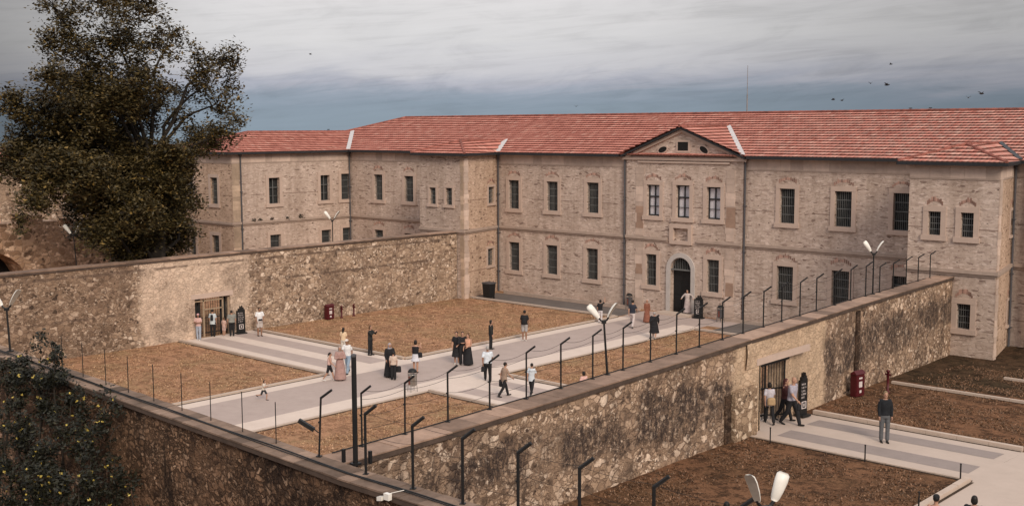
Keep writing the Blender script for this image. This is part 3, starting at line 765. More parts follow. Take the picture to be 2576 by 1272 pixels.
flash(FLASH, VF, (-58.85, EY, EAV), (-60.5, zy(TZ), TZ), .34); flash(GUT, 'valley_gutter', (-21.3, EY, EAV), (-23.35, zy(TZ), TZ), .26)
# eaves: dark gutter and soffit
def eave(a, b):
    gm = MB(); gm.bar((a[0], a[1], EAV-.07), (b[0], b[1], EAV-.07), .16, .17); obj('gutter', gm, GUT, bld)
for a, b in (((-76.15, EY), (-63.2, EY)), ((-58.9, EY), (-47.6, EY)), ((-37.7, EY), (-25.95, EY)), ((-21.3, EY), (10.4, EY)), ((-63.2, 57.85), (-57.6, 57.85)), ((-63.2, EY), (-63.2, 57.85)),
             ((-57.6, 57.85), (-58.85, EY)), ((-25.95, 58.1), (-20.4, 58.1)), ((-25.95, EY), (-25.95, 58.1)), ((-20.4, 58.1), (-21.3, EY)), ((-76.15, Y0-.45), (-76.15, EY)), ((-86.35, Y0-.45), (-76.15, Y0-.45))): eave(a, b)
for q in ((-76.6, -62.7, EY, 63.1), (-59.3, -47.2, EY, 63.1), (-38.1, -25.5, EY, 63.1), (-21.7, 10, EY, 63.1), (-63.2, -57.6, 57.85, 58.3), (-57.7+.0, -57.6, 58.3, 58.4), (-25.9, -20.4, 58.1, 58.55), (-76.6, -76.15, Y0-.4, EY), (-86.3, -76.6, Y0-.4, Y0+.05)):
    gm = MB(); gm.box(q[0], q[1], q[2], q[3], EAV-.13, EAV-.10); obj('soffit', gm, WFR, bld)
def pipe(x, y, zt=EAV-.15, r=.065):
    m_ = MB(); m_.tube([(x, y, 0), (x, y, zt)], r, 8)
    for z in (1.5, 4.4, 7.3): m_.box(x-.1, x+.1, y-.08, y+.12, z, z+.05)
    m_.lathe((x, y, zt-.2), [(r, 0), (.14, .12), (.14, .26)], 8)
    obj('downpipe', m_, PIPE, bld)
pipe(-76.45, 62.95); pipe(-59.15, 62.95); pipe(-47.35, 62.95); pipe(-37.98, 62.95); pipe(-21.6, 62.9)
pipe(-76.5, Y0+.75); pipe(-20.65, 62.8, EAV-.15, .13)

# mast on the ridge
q = oy(1879, 282, RY)
ms = empty('antenna_mast', (q.x, RY, RZ), 'tall thin grey mast rising from the roof ridge', 'mast')
mb = MB(); mb.tube([(q.x, RY, RZ-.1), (q.x, RY, RZ+1.3)], .045, 6); obj('base_pole', mb, STEEL, ms)
mb = MB(); mb.tube([(q.x, RY, RZ+1.3), (q.x, RY, oy(1879, 165, RY).z)], [.028, .018], 6); obj('mast_pole', mb, STEEL, ms)

# ------------------------------------------------------------------ yard walls
RB1 = rubble('west wall rubble', 3.0, .45, plaster=[(33.2, 40.4)], skinamt=.5, spots=.85, tone=(1.02, .98, .96), stain=(.12, .08, .06), mortar=(.36, .265, .20), dirty=32.5, bed=[(3.0, 40.5, 56), (2.0, 17, 33), (4.35, 17, 57)], plcol=(.68, .54, .43))
RB2 = rubble('east wall rubble', 3.1, .85, mortar=(.27, .195, .145), plaster=[(34.2, 42.0)], joint=.05, tone=(1.07, .99, .94), plcol=(.62, .49, .36), stain_z=(1.95, 3.9), skinamt=.42, spots=.9, vstreak=1.0, stain=(.06, .045, .040))
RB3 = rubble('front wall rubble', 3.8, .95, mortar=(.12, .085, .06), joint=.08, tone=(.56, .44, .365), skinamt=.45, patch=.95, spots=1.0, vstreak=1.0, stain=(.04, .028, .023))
RB4 = rubble('fortress rubble', 2.4, .25, tone=(.95, .90, .88))
def nface(mb, A, B, z0f, z1f, step=.30, amp=.035, ops=()):
    """uneven wall face: grid of points pushed in and out by noise"""
    A, B = Vector((*A, 0)), Vector((*B, 0)); L = (B-A).length; u_ = (B-A)/L; nn = Vector((u_.y, -u_.x, 0))
    nu = max(1, round(L/step)); us = [L*i/nu for i in range(nu+1)]
    for o in ops:
        for q in o[:2]: k = min(range(len(us)), key=lambda i: abs(us[i]-q)); us[k] = q
    nz = 12; i0 = len(mb.v)
    for a in us:
        zb, zt = z0f(a), z1f(a)
        for j in range(nz+1):
            z = zb+(zt-zb)*j/nz
            for o in ops:
                if abs(z-o[3]) < (zt-zb)/nz*.5: z = o[3]
            p = A+u_*a+Vector((0, 0, z)); edge = 0 if j in (0, nz) or a in (0, L) else 1
            d = (mn.noise(p*1.3)*1.0+mn.noise(p*3.7)*.5)*amp*edge
            mb.v.append(tuple(p+nn*d))
    for i in range(nu):
        for j in range(nz):
            zc = (mb.v[i0+i*(nz+1)+j][2]+mb.v[i0+i*(nz+1)+j+1][2])/2; uc = (us[i]+us[i+1])/2
            if any(o[0] < uc < o[1] and o[2] < zc < o[3] for o in ops): continue
            a = i0+i*(nz+1)+j; b = a+nz+1; mb.f.append((a, b, b+1, a+1))
# west yard wall with its gate
ww = empty('stone_wall', (-59.2, 37, 0), 'long rubble yard wall with gate running from the left edge to the building', 'wall')
G1 = (36.62, 39.05, 0, 2.32)
mb = MB(); nface(mb, (XL, 16.5), (XL, 58.2), lambda a: -.1, lambda a: 4.72, .3, .03, [(G1[0]-16.5, G1[1]-16.5, -1, G1[3])])
nface(mb, (-59.6, 58.2), (-59.6, 16.5), lambda a: -.1, lambda a: 4.72, .3, .03, [(58.2-G1[1], 58.2-G1[0], -1, G1[3])])
for y in G1[:2]: mb.quad((XL, y, 0), (-59.6, y, 0), (-59.6, y, 2.32), (XL, y, 2.32))
mb.quad((XL, G1[0], 2.32), (XL, G1[1], 2.32), (-59.6, G1[1], 2.32), (-59.6, G1[0], 2.32))
obj('masonry', mb, RB1, ww)
mb = MB(); y = 16.5
while y < 58.1:
    d = random.uniform(.7, 1.3); e = min(58.2, y+d); mb.box(-59.68, XL+.07, y, e-.012, 4.81, 4.86+random.uniform(-.008, .012)); y = e
obj('coping', mb, COPE, ww)
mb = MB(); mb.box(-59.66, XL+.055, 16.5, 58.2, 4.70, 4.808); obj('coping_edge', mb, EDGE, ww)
mb = MB(); mb.box(XL-.1, XL+.03, G1[0]-.25, G1[1]+.2, 2.33, 2.62); obj('lintel', mb, FRM, ww)
gt = empty('metal_gate', (-59.0, 37.8, 0), 'tan framed glazed iron gate in the left yard wall', 'gate')
mb = MB()
for y in (G1[0]+.05, 37.3, 38.62, G1[1]-.05): mb.box(-59.02, -58.94, y-.04, y+.04, 0, 2.25)
mb.box(-59.02, -58.94, G1[0], 38.62, 2.12, 2.2); mb.box(-59.02, -58.94, 37.3, 38.62, 1.6, 1.66); obj('frame', mb, WOODF, gt)
mb = MB(); k = 15
for i in range(k): y = G1[0]+.1+(G1[1]-G1[0]-.2)*i/(k-1); mb.tube([(-59.05, y, 0), (-59.05, y, 2.3)], .014, 5)
for z in (.2, 1.1, 2.28): mb.box(-59.07, -59.03, G1[0], G1[1], z, z+.05)
obj('bars', mb, IRON, gt)
mb = MB(); mb.quad((-59.3, G1[0], .9), (-59.3, 37.3, .9), (-59.3, 37.3, 2.3), (-59.3, G1[0], 2.3)); obj('glass', mb, GLS, gt); mb = MB(); mb.quad((-59.3, 38.62, 0), (-59.3, G1[1], 0), (-59.3, G1[1], 2.3), (-59.3, 38.62, 2.3))
obj('glass', mb, GLS, gt)

# east yard wall
ew = empty('stone_wall', (-21.4, 37, 0), 'stained rubble yard wall with gate sloping away between the two courts', 'wall')
ga, gb_ = opl(1913, 1005, WR[0], WR[1]).y, 38.25
G2 = (ga, gb_, 0, 3.72)
mb = MB(); nface(mb, WR[0][:1]+(16.7,), WR[1], lambda a: .3, lambda a: wrtop(16.7+a)-.15, .25, .05, [(G2[0]-16.7, 36-16.7+1, -1, 3.72)] if G2[0] < 36 else [])
nface(mb, WR[1], WR[2], lambda a: .0, lambda a: wrtop(36+a)-.15, .25, .05, [(-1, G2[1]-36, -1, 3.72)])
L2 = lambda y: wrx(y)-.75
nface(mb, (-23.75, 58.5), (-21.75, 36), lambda a: -.1, lambda a: wrtop(58.5-a)-.15, .4, .04, [(22.5-(G2[1]-36), 30, -1, 3.72)])
nface(mb, (-21.75, 36), (-21.75, 16.7), lambda a: -.1, lambda a: wrtop(36-a)-.15, .4, .04, [(-1, 36-G2[0], -1, 3.72)])
for y in G2[:2]: mb.quad((wrx(y), y, 0), (L2(y), y, 0), (L2(y), y, 3.75), (wrx(y), y, 3.75))
mb.quad((wrx(G2[0]), G2[0], 3.72), (wrx(G2[1]), G2[1], 3.72), (L2(G2[1]), G2[1], 3.72), (L2(G2[0]), G2[0], 3.72))
obj('masonry', mb, RB2, ew, smooth=False)
mb = MB(); y = 16.75
while y < 58.4:
    e = min(58.5, y+random.uniform(.7, 1.3)); xa, xb = wrx(y), wrx(e-.012); za, zb = wrtop(y), wrtop(e)
    if abs(xa+21) < 1e-6 and xb == xa: pass
    i = len(mb.v); jz = random.uniform(-.006, .01)
    mb.v += [(xa-.82, y, za-.035), (xa+.09, y, za-.035), (xb+.09, e-.012, zb-.035), (xb-.82, e-.012, zb-.035), (xa-.82, y, za+jz), (xa+.09, y, za+jz), (xb+.09, e-.012, zb+jz), (xb-.82, e-.012, zb+jz)]
    mb.f += [tuple(i+k for k in q) for q in ((0,3,2,1),(4,5,6,7),(0,1,5,4),(1,2,6,5),(2,3,7,6),(3,0,4,7))]; y = e
obj('coping', mb, COPE, ew)
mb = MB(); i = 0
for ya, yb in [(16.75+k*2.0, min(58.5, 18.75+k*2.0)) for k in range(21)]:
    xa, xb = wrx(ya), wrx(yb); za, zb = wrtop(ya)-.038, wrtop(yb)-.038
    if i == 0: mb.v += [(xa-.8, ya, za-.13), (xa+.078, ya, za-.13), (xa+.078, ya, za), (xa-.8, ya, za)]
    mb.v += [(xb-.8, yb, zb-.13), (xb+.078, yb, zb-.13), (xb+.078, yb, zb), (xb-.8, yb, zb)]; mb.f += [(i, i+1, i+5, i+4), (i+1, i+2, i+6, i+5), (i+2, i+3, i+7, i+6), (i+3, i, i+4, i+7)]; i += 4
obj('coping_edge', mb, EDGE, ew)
mb = MB(); mb.fbox((XR0-.05, G2[0]-.35, 3.74), (.09, 0, 0), (0, 3.9, 0), (0, 0, .24)); obj('lintel', mb, FRM, ew)
mb = MB(); q = opl(1836, 1090, WR[0], WR[1]); mb.box(XR0-.02, XR0+.20, q.y, ga-.55, 1.2, 3.1); obj('buttress', mb, rubble('buttress stone', 3.0, .2, tone=(1, .95, .88)), ew)
mb = MB(); q2 = opl(1829, 1075, WR[0], WR[1]); mb.box(XR0-.02, XR0+.07, q2.y-.22, q.y-.03, 1.2, 3.0); mb.box(-21.90, -21.76, 45.2, 45.55, 1.0, 4.5); obj('drain_slot_shadow', mb, rubble('slot stone with painted shadow', 3.2, .9, tone=(.32, .26, .23), skinamt=.2), ew)  # dark blocks on the face; the recess shadow is painted in their colour
g2 = empty('iron_gate', (-21.3, 37, 1.3), 'tall black barred iron gate standing open in the right yard wall', 'gate')
mb = MB()
def leaf(mb, a, b, z0, z1, nb):
    a, b = Vector(a), Vector(b)
    for i in range(nb+1): p = a.lerp(b, i/nb); mb.tube([(p.x, p.y, z0), (p.x, p.y, z1)], .013 if 0 < i < nb else .03, 5)
    for z in (z0+.15, (z0+z1)/2, z1-.12): mb.bar((a.x, a.y, z), (b.x, b.y, z), .03, .05)
leaf(mb, (-21.68, ga+.05, 0), (-21.68, ga+1.45, 0), 1.35, 3.68, 8); obj('gate_leaf', mb, IRON, g2)
mb = MB(); leaf(mb, (-21.2, gb_-.05, 0), (-21.9, gb_-1.0, 0), 1.35, 3.68, 11); obj('gate_leaf', mb, IRON, g2)
mb = MB(); mb.box(-21.12, -21.04, ga-.02, ga+.06, 1.2, 3.72); mb.box(-21.12, -21.04, ga, gb_, 3.62, 3.70); obj('gate_frame', mb, IRON, g2)
for i in range(4):                                        # steps down to the west side of the gate
    mb = MB(); mb.box(-21.8-.45*(i+1), -21.8-.45*i, 34.6, 38.6, 0, 1.3-.325*(i+.0)-.0); obj('step', mb, CONC, kind='structure')
mb = MB(); mb.box(-21.85, -20.95, ga, gb_, .5, 1.302); obj('gate_threshold', mb, CONC, kind='structure')

# front yard wall
fwz = lambda x: 4.86+(x+37.6)*(-.48/17.5) if x < -20.1 else 4.37
fw_ = empty('stone_wall', (-30, 16.4, 0), 'dark stained rubble wall crossing the near left corner below the camera', 'wall')
mb = MB()
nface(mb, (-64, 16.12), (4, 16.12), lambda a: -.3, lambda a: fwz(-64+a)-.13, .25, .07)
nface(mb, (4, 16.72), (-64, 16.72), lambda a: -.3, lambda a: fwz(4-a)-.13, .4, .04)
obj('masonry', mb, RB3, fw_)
mb = MB(); x = -64
while x < 4:
    e = x+random.uniform(.45, .62); i = len(mb.v); za, zb = fwz(x), fwz(e); jz = random.uniform(-.008, .012)
    mb.v += [(x, 16.0, za-.035), (e-.012, 16.0, zb-.035), (e-.012, 16.80, zb-.035), (x, 16.80, za-.035), (x, 16.0, za+jz), (e-.012, 16.0, zb+jz), (e-.012, 16.80, zb+jz), (x, 16.80, za+jz)]
    mb.f += [tuple(i+k for k in q) for q in ((0,3,2,1),(4,5,6,7),(0,1,5,4),(1,2,6,5),(2,3,7,6),(3,0,4,7))]; x = e
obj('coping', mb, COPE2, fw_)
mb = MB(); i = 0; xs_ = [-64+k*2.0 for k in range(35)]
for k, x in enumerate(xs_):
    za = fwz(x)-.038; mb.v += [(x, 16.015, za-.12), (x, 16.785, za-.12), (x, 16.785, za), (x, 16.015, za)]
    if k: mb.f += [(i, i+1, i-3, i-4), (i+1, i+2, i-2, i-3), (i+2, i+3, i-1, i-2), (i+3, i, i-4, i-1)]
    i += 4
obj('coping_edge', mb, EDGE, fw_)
mb = MB(); mb.tube([(x, 16.36+.02*math.sin(x*1.3), fwz(x)+.035) for x in [-60+i*.8 for i in range(78)]], .018, 6)
mb.tube([(x, 16.30+.02*math.sin(x*.9), fwz(x)+.03) for x in [-60+i*.8 for i in range(78)]], .012, 6)
obj('cable', mb, IRON, label='black cable lying along the coping of the near wall', cat='cable')
mb = MB(); mb.tube([(wrx(y)-.74, y, wrtop(y)+.025) for y in [17.2+i*.8 for i in range(50)]], .016, 6)
obj('cable', mb, IRON, label='black cable lying along the inner edge of the right yard wall', cat='cable')

# ------------------------------------------------------------------ fence posts on the walls
def post(kind, loc, rz, label, group, h=1.42, tilt=0):
    if kind not in PROTO:
        o = MB(); r = .026 if kind == 'far' else .034
        if kind == 'rod':
            o.tube([(0, 0, 0), (0, 0, 1.05)], .012, 6); PROTO[kind] = (o.mesh('fence_rod'), None)
            PROTO[kind][0].materials.append(IRON)
        else:
            o.tube([(0, 0, 0), (0, 0, 1.42)], r, 6); o.box(-.06, .06, -.06, .06, 0, .02)
            o.box(-.045, .0, -.02, .02, .8, .84); a = MB(); a.tube([(0, 0, 1.40), (.27, 0, 1.62)], r*1.15, 6)
            PROTO[kind] = (o.mesh('fence_post'), a.mesh('bent_arm'))
            for me in PROTO[kind]: me.materials.append(IRON)
    p, a = PROTO[kind]
    ob = bpy.data.objects.new('fence_post', p); COL.objects.link(ob); ob.location = loc; ob.rotation_euler = (tilt, 0, rz); ob.scale.z = h/1.42
    props(ob, label, 'fence post', group)
    if a:
        ar = bpy.data.objects.new('bent_arm', a); COL.objects.link(ar); ar.parent = ob
    return ob
PROTO = {}
def nth(i): return ['first', 'second', 'third', 'fourth', 'fifth', 'sixth', 'seventh', 'eighth', 'ninth', 'tenth', 'eleventh', 'twelfth', 'thirteenth', 'fourteenth', 'fifteenth', 'sixteenth', 'seventeenth', 'eighteenth', 'nineteenth', 'twentieth', 'twenty-first', 'twenty-second', 'twenty-third', 'twenty-fourth', 'twenty-fifth', 'twenty-sixth', 'twenty-seventh', 'twenty-eighth'][i]
ys = []
pp = [(911, 1130), (1019, 1097), (1127, 1063), (1232, 1033), (1324, 1006), (1411, 981), (1491, 957), (1567, 933), (1636, 912), (1701, 890), (1759, 870), (1817, 852), (1869, 838), (1920, 822), (1966, 810), (2012, 795), (2053, 785), (2100, 772), (2139, 757), (2177, 748), (2212, 738), (2246, 728), (2279, 722), (2309, 709), (2339, 702), (2365, 693)]
I0, I1 = (-21.68, 10), (-21.68, 36); J0, J1 = (-21.68, 36), (-23.68, 58.5)
def onwall(px, py):
    q = opl(px, py, I0, I1)
    return q if q.y <= 36 else opl(px, py, J0, J1)
for i, (px, py) in enumerate(pp):
    q = onwall(px, py); ys.append(q.y)
    post('far', (q.x, q.y, wrtop(q.y)), R(random.uniform(20, 40)), f'black angled fence post on the right yard wall, {nth(i)} from its near end', 'fence posts along the right yard wall', 1.36 if i < 20 else 1.2, random.uniform(-.02, .02))
fx = []
for i, (px, tp) in enumerate([(918, 1045), (1037, 1068), (1163, 1112), (1303, 1150), (1458, 1195), (1645, 1235), (1860, 1275)]):
    q = oy(px, tp, 16.62); fx.append(q.x)
    post('near', (q.x, 16.62, fwz(q.x)), R(28), f'black angled post on the near wall, {nth(i)} going right from the wall junction', 'angled posts on the near wall', 1.42)
for i, (px, py) in enumerate([(157, 921), (209, 940), (266, 956.6), (323, 980), (387, 1005), (458, 1031), (530.6, 1055), (610.6, 1086.6), (695, 1116.6)]):
    q = oy(px, py, 16.6)
    post('rod', (q.x, 16.6, fwz(q.x)), 0, f'thin rod on the near left wall, {nth(i)} from the left edge', 'thin rods on the near left wall', 1.42)
q = oy(803, 1155, 16.7)
fp = post('far', (q.x, 16.7, fwz(q.x)), R(30), 'leaning angled post with a dark floodlight at the wall corner', None, 1.45, 0); fp.rotation_euler = (0, R(3), R(30))
mb = MB(); mb.fbox((q.x-.08, 16.62, 5.05), (-.30, -.22, .22), (.06, -.08, 0), (.03, .03, .08)); mb.tube([(q.x, 16.7, 5.0), (q.x-.1, 16.65, 5.08)], .015, 5)
obj('floodlight', mb, IRON, label='dark floodlight clamped low on the leaning corner post', cat='floodlight')
mb = MB(); mb.tube([(-20.62, 17.0, 4.3), (-20.62, 17.0, 6.95)], .062, 10); mb.box(-20.72, -20.52, 16.9, 17.1, 4.35, 4.4)
o_ = empty('steel_pole', (-20.62, 17.0, 4.3), 'thick straight black pole at the junction of the two near walls', 'pole')
obj('shaft', mb, IRON, o_); mb = MB(); mb.lathe((-20.62, 17.0, 6.93), [(.066, 0), (.066, .05), (.02, .07)], 10); obj('cap', mb, PIPE, o_)
mb = MB(); mb.box(-20.95, -20.88, 16.85, 16.92, 4.38, 4.7); obj('stub_post', mb, IRON, o_); mb = MB(); mb.box(-20.4, -20.33, 17.2, 17.27, 4.38, 4.68); obj('stub_post', mb, IRON, o_)
# sagging wire strands
wm = MB()
def strand(pts, sag=.05, r=.005):
    out = []
    for a, b in zip(pts, pts[1:]):
        a, b = Vector(a), Vector(b)
        for k in range(6): t = k/6; out.append(a.lerp(b, t)-Vector((0, 0, sag*4*t*(1-t))))
    out.append(Vector(pts[-1])); wm.tube(out, r, 4)
for hz, sg in ((.45, .04), (.85, .10), (1.25, .06), (1.5, .12)):
    strand([((I0[0] if y <= 36 else I0[0]-(y-36)*2/22.5)+(.1 if hz > 1.3 else 0), y, wrtop(y)+hz*.95) for y in ys], sg)
obj('barbed_wire', wm, IRON, label='thin wire strands strung between the posts on the right yard wall', cat='wire')
wm = MB()
for hz, sg in ((.5, .05), (1.0, .08), (1.45, .05)): strand([(x, 16.62, fwz(x)+hz) for x in fx], sg, .004)
obj('barbed_wire', wm, IRON, label='thin wire strands between the posts on the near wall', cat='wire')

# ------------------------------------------------------------------ twin lamps
def lamp(loc, rz, label, h=1.75, hs=.62, tilt=(0, 0), spread=38, heads=((-1, 1.0), (1, 1.0)), flip=1):
    t = empty('twin_lamp', loc, label, 'street lamp', 'twin headed floodlamps on the yard walls', rz)
    t.rotation_euler = (tilt[0], tilt[1], rz)
    m_ = MB(); m_.tube([(0, 0, 0), (0, 0, h)], [.038, .03], 8); m_.box(-.09, .09, -.09, .09, 0, .03); obj('pole', m_, IRON, t, True)
    m_ = MB()
    for sx, k in heads: m_.tube([(0, 0, h-.04), (sx*.10, 0, h+.03), (sx*.16, 0, h+.12)], .03, 6)
    m_.box(-.07, .07, -.05, .05, h-.08, h+.02); obj('bracket', m_, IRON, t, True)
    for sx, k in heads:
        a = R(spread)*sx; d = Vector((math.sin(a), 0, math.cos(a))); side = Vector((0, 1, 0)); up = Vector((-math.cos(a)*sx, 0, math.sin(a)*sx)) * 1.0
        up = Vector((-.78*flip, .42, .5)) if sx*flip > 0 else Vector((.15*flip, -.85, .5)); up = (up-d*up.dot(d)).normalized(); side = d.cross(up)
        st = Vector((sx*.15, 0, h+.10)); hd = MB(); ln_ = MB(); n = 8
        secs = [(0, .05, .04), (.10, .075, .06), (.35, .095, .075), (.7, .112, .08), (.92, .108, .065), (1.0, .07, .035)]
        i0 = 0
        for q, wdt, th in secs:
            for j in range(n+1):
                an = math.pi*j/n; hd.v.append(tuple(st+d*(q*hs)+side*(wdt*math.cos(an))+up*(th*math.sin(an)+.03*hs*math.sin(q*math.pi))))
        for q in range(len(secs)-1):
            for j in range(n):
                b0 = q*(n+1)+j; hd.f.append((b0, b0+1, b0+n+2, b0+n+1))
        hd.f.append(tuple(range(n+1))); hd.f.append(tuple((len(secs)-1)*(n+1)+j for j in reversed(range(n+1))))
        ho = obj('lamp_head', hd, WHT, t, True, True)
        for q in range(len(secs)-1):
            pr_ = []
            for (qq, wdt, th) in (secs[q], secs[q+1]):
                cb = st+d*(qq*hs)+up*(.03*hs*math.sin(qq*math.pi)-.002); pr_.append((cb-side*wdt, cb+side*wdt))
            ln_.quad(pr_[0][0], pr_[0][1], pr_[1][1], pr_[1][0])
        obj('lens', ln_, LGL, ho, True)
    return t
VYAW = YAW
q = onwall(1528, 945); lamp((q.x, q.y, wrtop(q.y)-.02), VYAW, 'twin white lamp on a leaning pole in the middle of the right yard wall', 1.72, .52, (0, R(-4)), 36)
q = onwall(2195, 745); lamp((q.x, q.y, wrtop(q.y)), VYAW, 'twin white lamp at the far end of the right yard wall', 1.85, .54, (0, 0), 34)
q = oy(25, 868, 16.6); lamp((q.x, 16.6, fwz(q.x)), VYAW, 'twin white lamp on the near wall at the left edge', 1.45, .60, (0, R(-2)), 34)
q = oy(1930, 1268, 16.5); lamp((q.x, 16.45, fwz(q.x)), VYAW+.25, 'large twin white lamp at the bottom edge in front of the right court', 1.60, .50, (0, 0), 20, flip=-1)
q = ox(842, 608, -60.1); lamp((q.x-.2, q.y, 0), VYAW+.2, 'twin white lamp seen over the wall before the left wing', 6.2, .60, (0, 0), 36)
q = ox(203, 664, -62); lamp((-62, q.y, 0), VYAW+.1, 'twin white lamp half hidden by the big tree', 6.3, .60, (0, R(-3)), 32)

# ------------------------------------------------------------------ fortress ruin behind the tree
ft = empty('fortress_wall', (-84, 36, 0), 'massive pale fortress wall behind the big tree', 'wall')
mb = MB(); nface(mb, (-84, 14), (-84, 58), lambda a: -.3, lambda a: 9.3+.5*math.sin(a*.8)+(-1.4 if a > 25 else 0), .5, .10); mb.box(-87, -84.1, 14, 58, -.3, 7.6)
obj('masonry', mb, RB4, ft)
rn = empty('ruined_arch', (-72, 30, 0), 'ruined stone arch with dark opening behind the left yard wall', 'ruin')
mb = MB(); A0 = ox(0, 565, -72).y-4
def rtop(y): return 6.6+.25*math.sin(y*2.1)-max(0, (y-33.0))*.16
cxa, rad_ = ox(-35, 690, -72).y, 2.8
nst = 40; yA, yB = 20.0, 41.5; zc_ = 1.9
for i in range(nst):
    y0, y1 = yA+(yB-yA)*i/nst, yA+(yB-yA)*(i+1)/nst
    def zb(y): return zc_+math.sqrt(max(0, rad_**2-(y-cxa)**2)) if abs(y-cxa) < rad_ else -.2
    a0, a1 = zb(y0), zb(y1); t0 = round(rtop((y0+y1)/2)*2.2)/2.2
    mb.quad((-72, y0, a0), (-72, y1, a1), (-72, y1, t0), (-72, y0, t0)); mb.quad((-72, y0, t0), (-72, y1, t0), (-74.2, y1, t0), (-74.2, y0, t0))
    mb.quad((-72, y0, a0), (-74.2, y0, a0), (-74.2, y1, a1), (-72, y1, a1)); mb.quad((-74.2, y1, a1), (-74.2, y0, a0), (-74.2, y0, t0), (-74.2, y1, t0))
obj('masonry', mb, rubble('ruin blocks', 1.9, .5, mortar=(.42, .32, .25), joint=.05, tone=(1.25, 1.05, .92), skinamt=.2), rn)
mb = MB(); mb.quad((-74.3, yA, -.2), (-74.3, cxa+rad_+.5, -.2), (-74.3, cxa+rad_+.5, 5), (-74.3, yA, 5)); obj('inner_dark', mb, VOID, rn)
hb = empty('house', (-88, 33, 0), 'small tiled roof house glimpsed at the far left edge', 'house')
hp = ox(0, 385, -90); mb = MB(); mb.box(-96, -90, hp.y-8, hp.y+1.4, 0, hp.z-.7); obj('wall', mb, MSW, hb)
roof('roof', [[(-89.6, hp.y-8.4, hp.z-.7), (-89.6, hp.y+1.9, hp.z-.7), (-93, hp.y+.2, hp.z+.6), (-93, hp.y-8.4, hp.z+.6)], [(-96.4, hp.y-8.4, hp.z-.7), (-93, hp.y-8.4, hp.z+.6), (-93, hp.y+.2, hp.z+.6), (-96.4, hp.y+1.9, hp.z-.7)], [(-89.6, hp.y+1.9, hp.z-.7), (-96.4, hp.y+1.9, hp.z-.7), (-93, hp.y+.2, hp.z+.6)]], hb)

# ------------------------------------------------------------------ trees and bushes
def leaves(name, blobs, m, parent, size, local=False, flat=.6):
    """blobs: (centre, radius, count) -> many small bent leaf faces"""
    V, Fc = [], []; rnd = random.random; g = random.gauss
    for c, r, n in blobs:
        for _ in range(n):
            while True:
                d = Vector((g(0, .42), g(0, .42), g(0, .42)))
                if d.length < 1.25: break
            p = Vector((c[0]+d.x*r[0], c[1]+d.y*r[1], c[2]+d.z*r[2])); s_ = size*(.6+.8*rnd())
            a = Vector((g(0, 1), g(0, 1), g(0, flat))).normalized(); b = a.cross(Vector((g(0, flat*.8), g(0, flat*.8), 1))).normalized()
            i = len(V); a *= s_; b *= s_*.55; up_ = a.cross(b).normalized()*s_*.22
            V += [tuple(p-a), tuple(p+b+up_), tuple(p+a*.9), tuple(p-b+up_)]; Fc += [(i, i+1, i+2), (i, i+2, i+3)]
    me = bpy.data.meshes.new(name); me.from_pydata(V, [], Fc)
    return obj(name, None, m, parent, local, me=me)
def limb(mb, a, b, r0, r1, wob=.6, n=7):
    a, b = Vector(a), Vector(b); L = (b-a).length; pts = []
    o = Vector((random.uniform(-9, 9),)*3)
    for k in range(n+1):
        t = k/n; p = a.lerp(b, t)+Vector((0, 0, L*.12*math.sin(t*math.pi)))
        p += mn.noise_vector(p*.35+o)*wob*math.sin(t*math.pi); pts.append(p)
    mb.tube(pts, [r0+(r1-r0)*k/n for k in range(n+1)], 7)
    return pts
tx, ty = -63.5, 36.6
tree = empty('plane_tree', (tx, ty, 0), 'huge dark leafy plane tree rising behind the left yard wall', 'tree')
CL = [(150,40,62,50),(250,12,85,45),(350,25,70,50),(425,95,42,45),(125,110,38,30),(205,125,85,45),(300,112,75,48),(385,125,60,40),(500,165,48,42),(560,150,42,36),(575,198,32,34),
      (470,235,48,28),(545,262,42,28),(590,300,18,24),(130,205,52,36),(225,215,95,50),(330,205,85,44),(412,240,52,34),(35,262,46,46),(110,285,72,44),(205,310,85,50),(318,300,72,44),(445,300,38,28),
      (515,322,42,22),(55,345,46,40),(150,372,92,50),(255,378,92,54),(352,392,52,42),(425,385,42,24),(535,372,16,14),(75,430,46,40),(185,452,100,54),(300,455,96,56),(400,455,70,46),
      (95,498,38,30),(225,530,62,34),(330,540,72,44),(425,530,50,46),(205,585,22,28),(325,610,45,46),(395,600,44,46),(45,560,10,30),(310,650,34,20),(380,645,40,22), (300, 580, 60, 40), (360, 570, 60, 50), (60, 395, 40, 30), (270,500,80,40), (250,600,40,40),(280,420,110,60),(220,350,110,50),(180,250,80,40),(300,260,90,40),(350,640,60,22),(400,500,80,50),(140,420,90,40),(440,470,50,50),(455,540,40,50),(430,600,44,44),(440,420,50,40),(490,375,40,22),(330,560,80,60),(20,400,40,40),(290,250,70,40),(350,290,60,50),(200,270,80,40),(320,180,70,36),(598,150,14,30),(585,240,24,30),(560,335,40,22),(500,350,50,24),(455,405,60,26),(520,215,36,30)]
bl = []; br_ = MB()
trunk = MB()
trunk.tube([(tx, ty, -.3), (tx-.1, ty+.1, 2), (tx, ty+.2, 4.5), (tx+.1, ty+.4, 7.5), (tx, ty+.3, 10)], [1.0, .8, .7, .58, .42], 12)
obj('trunk', trunk, BARK, tree, smooth=True)
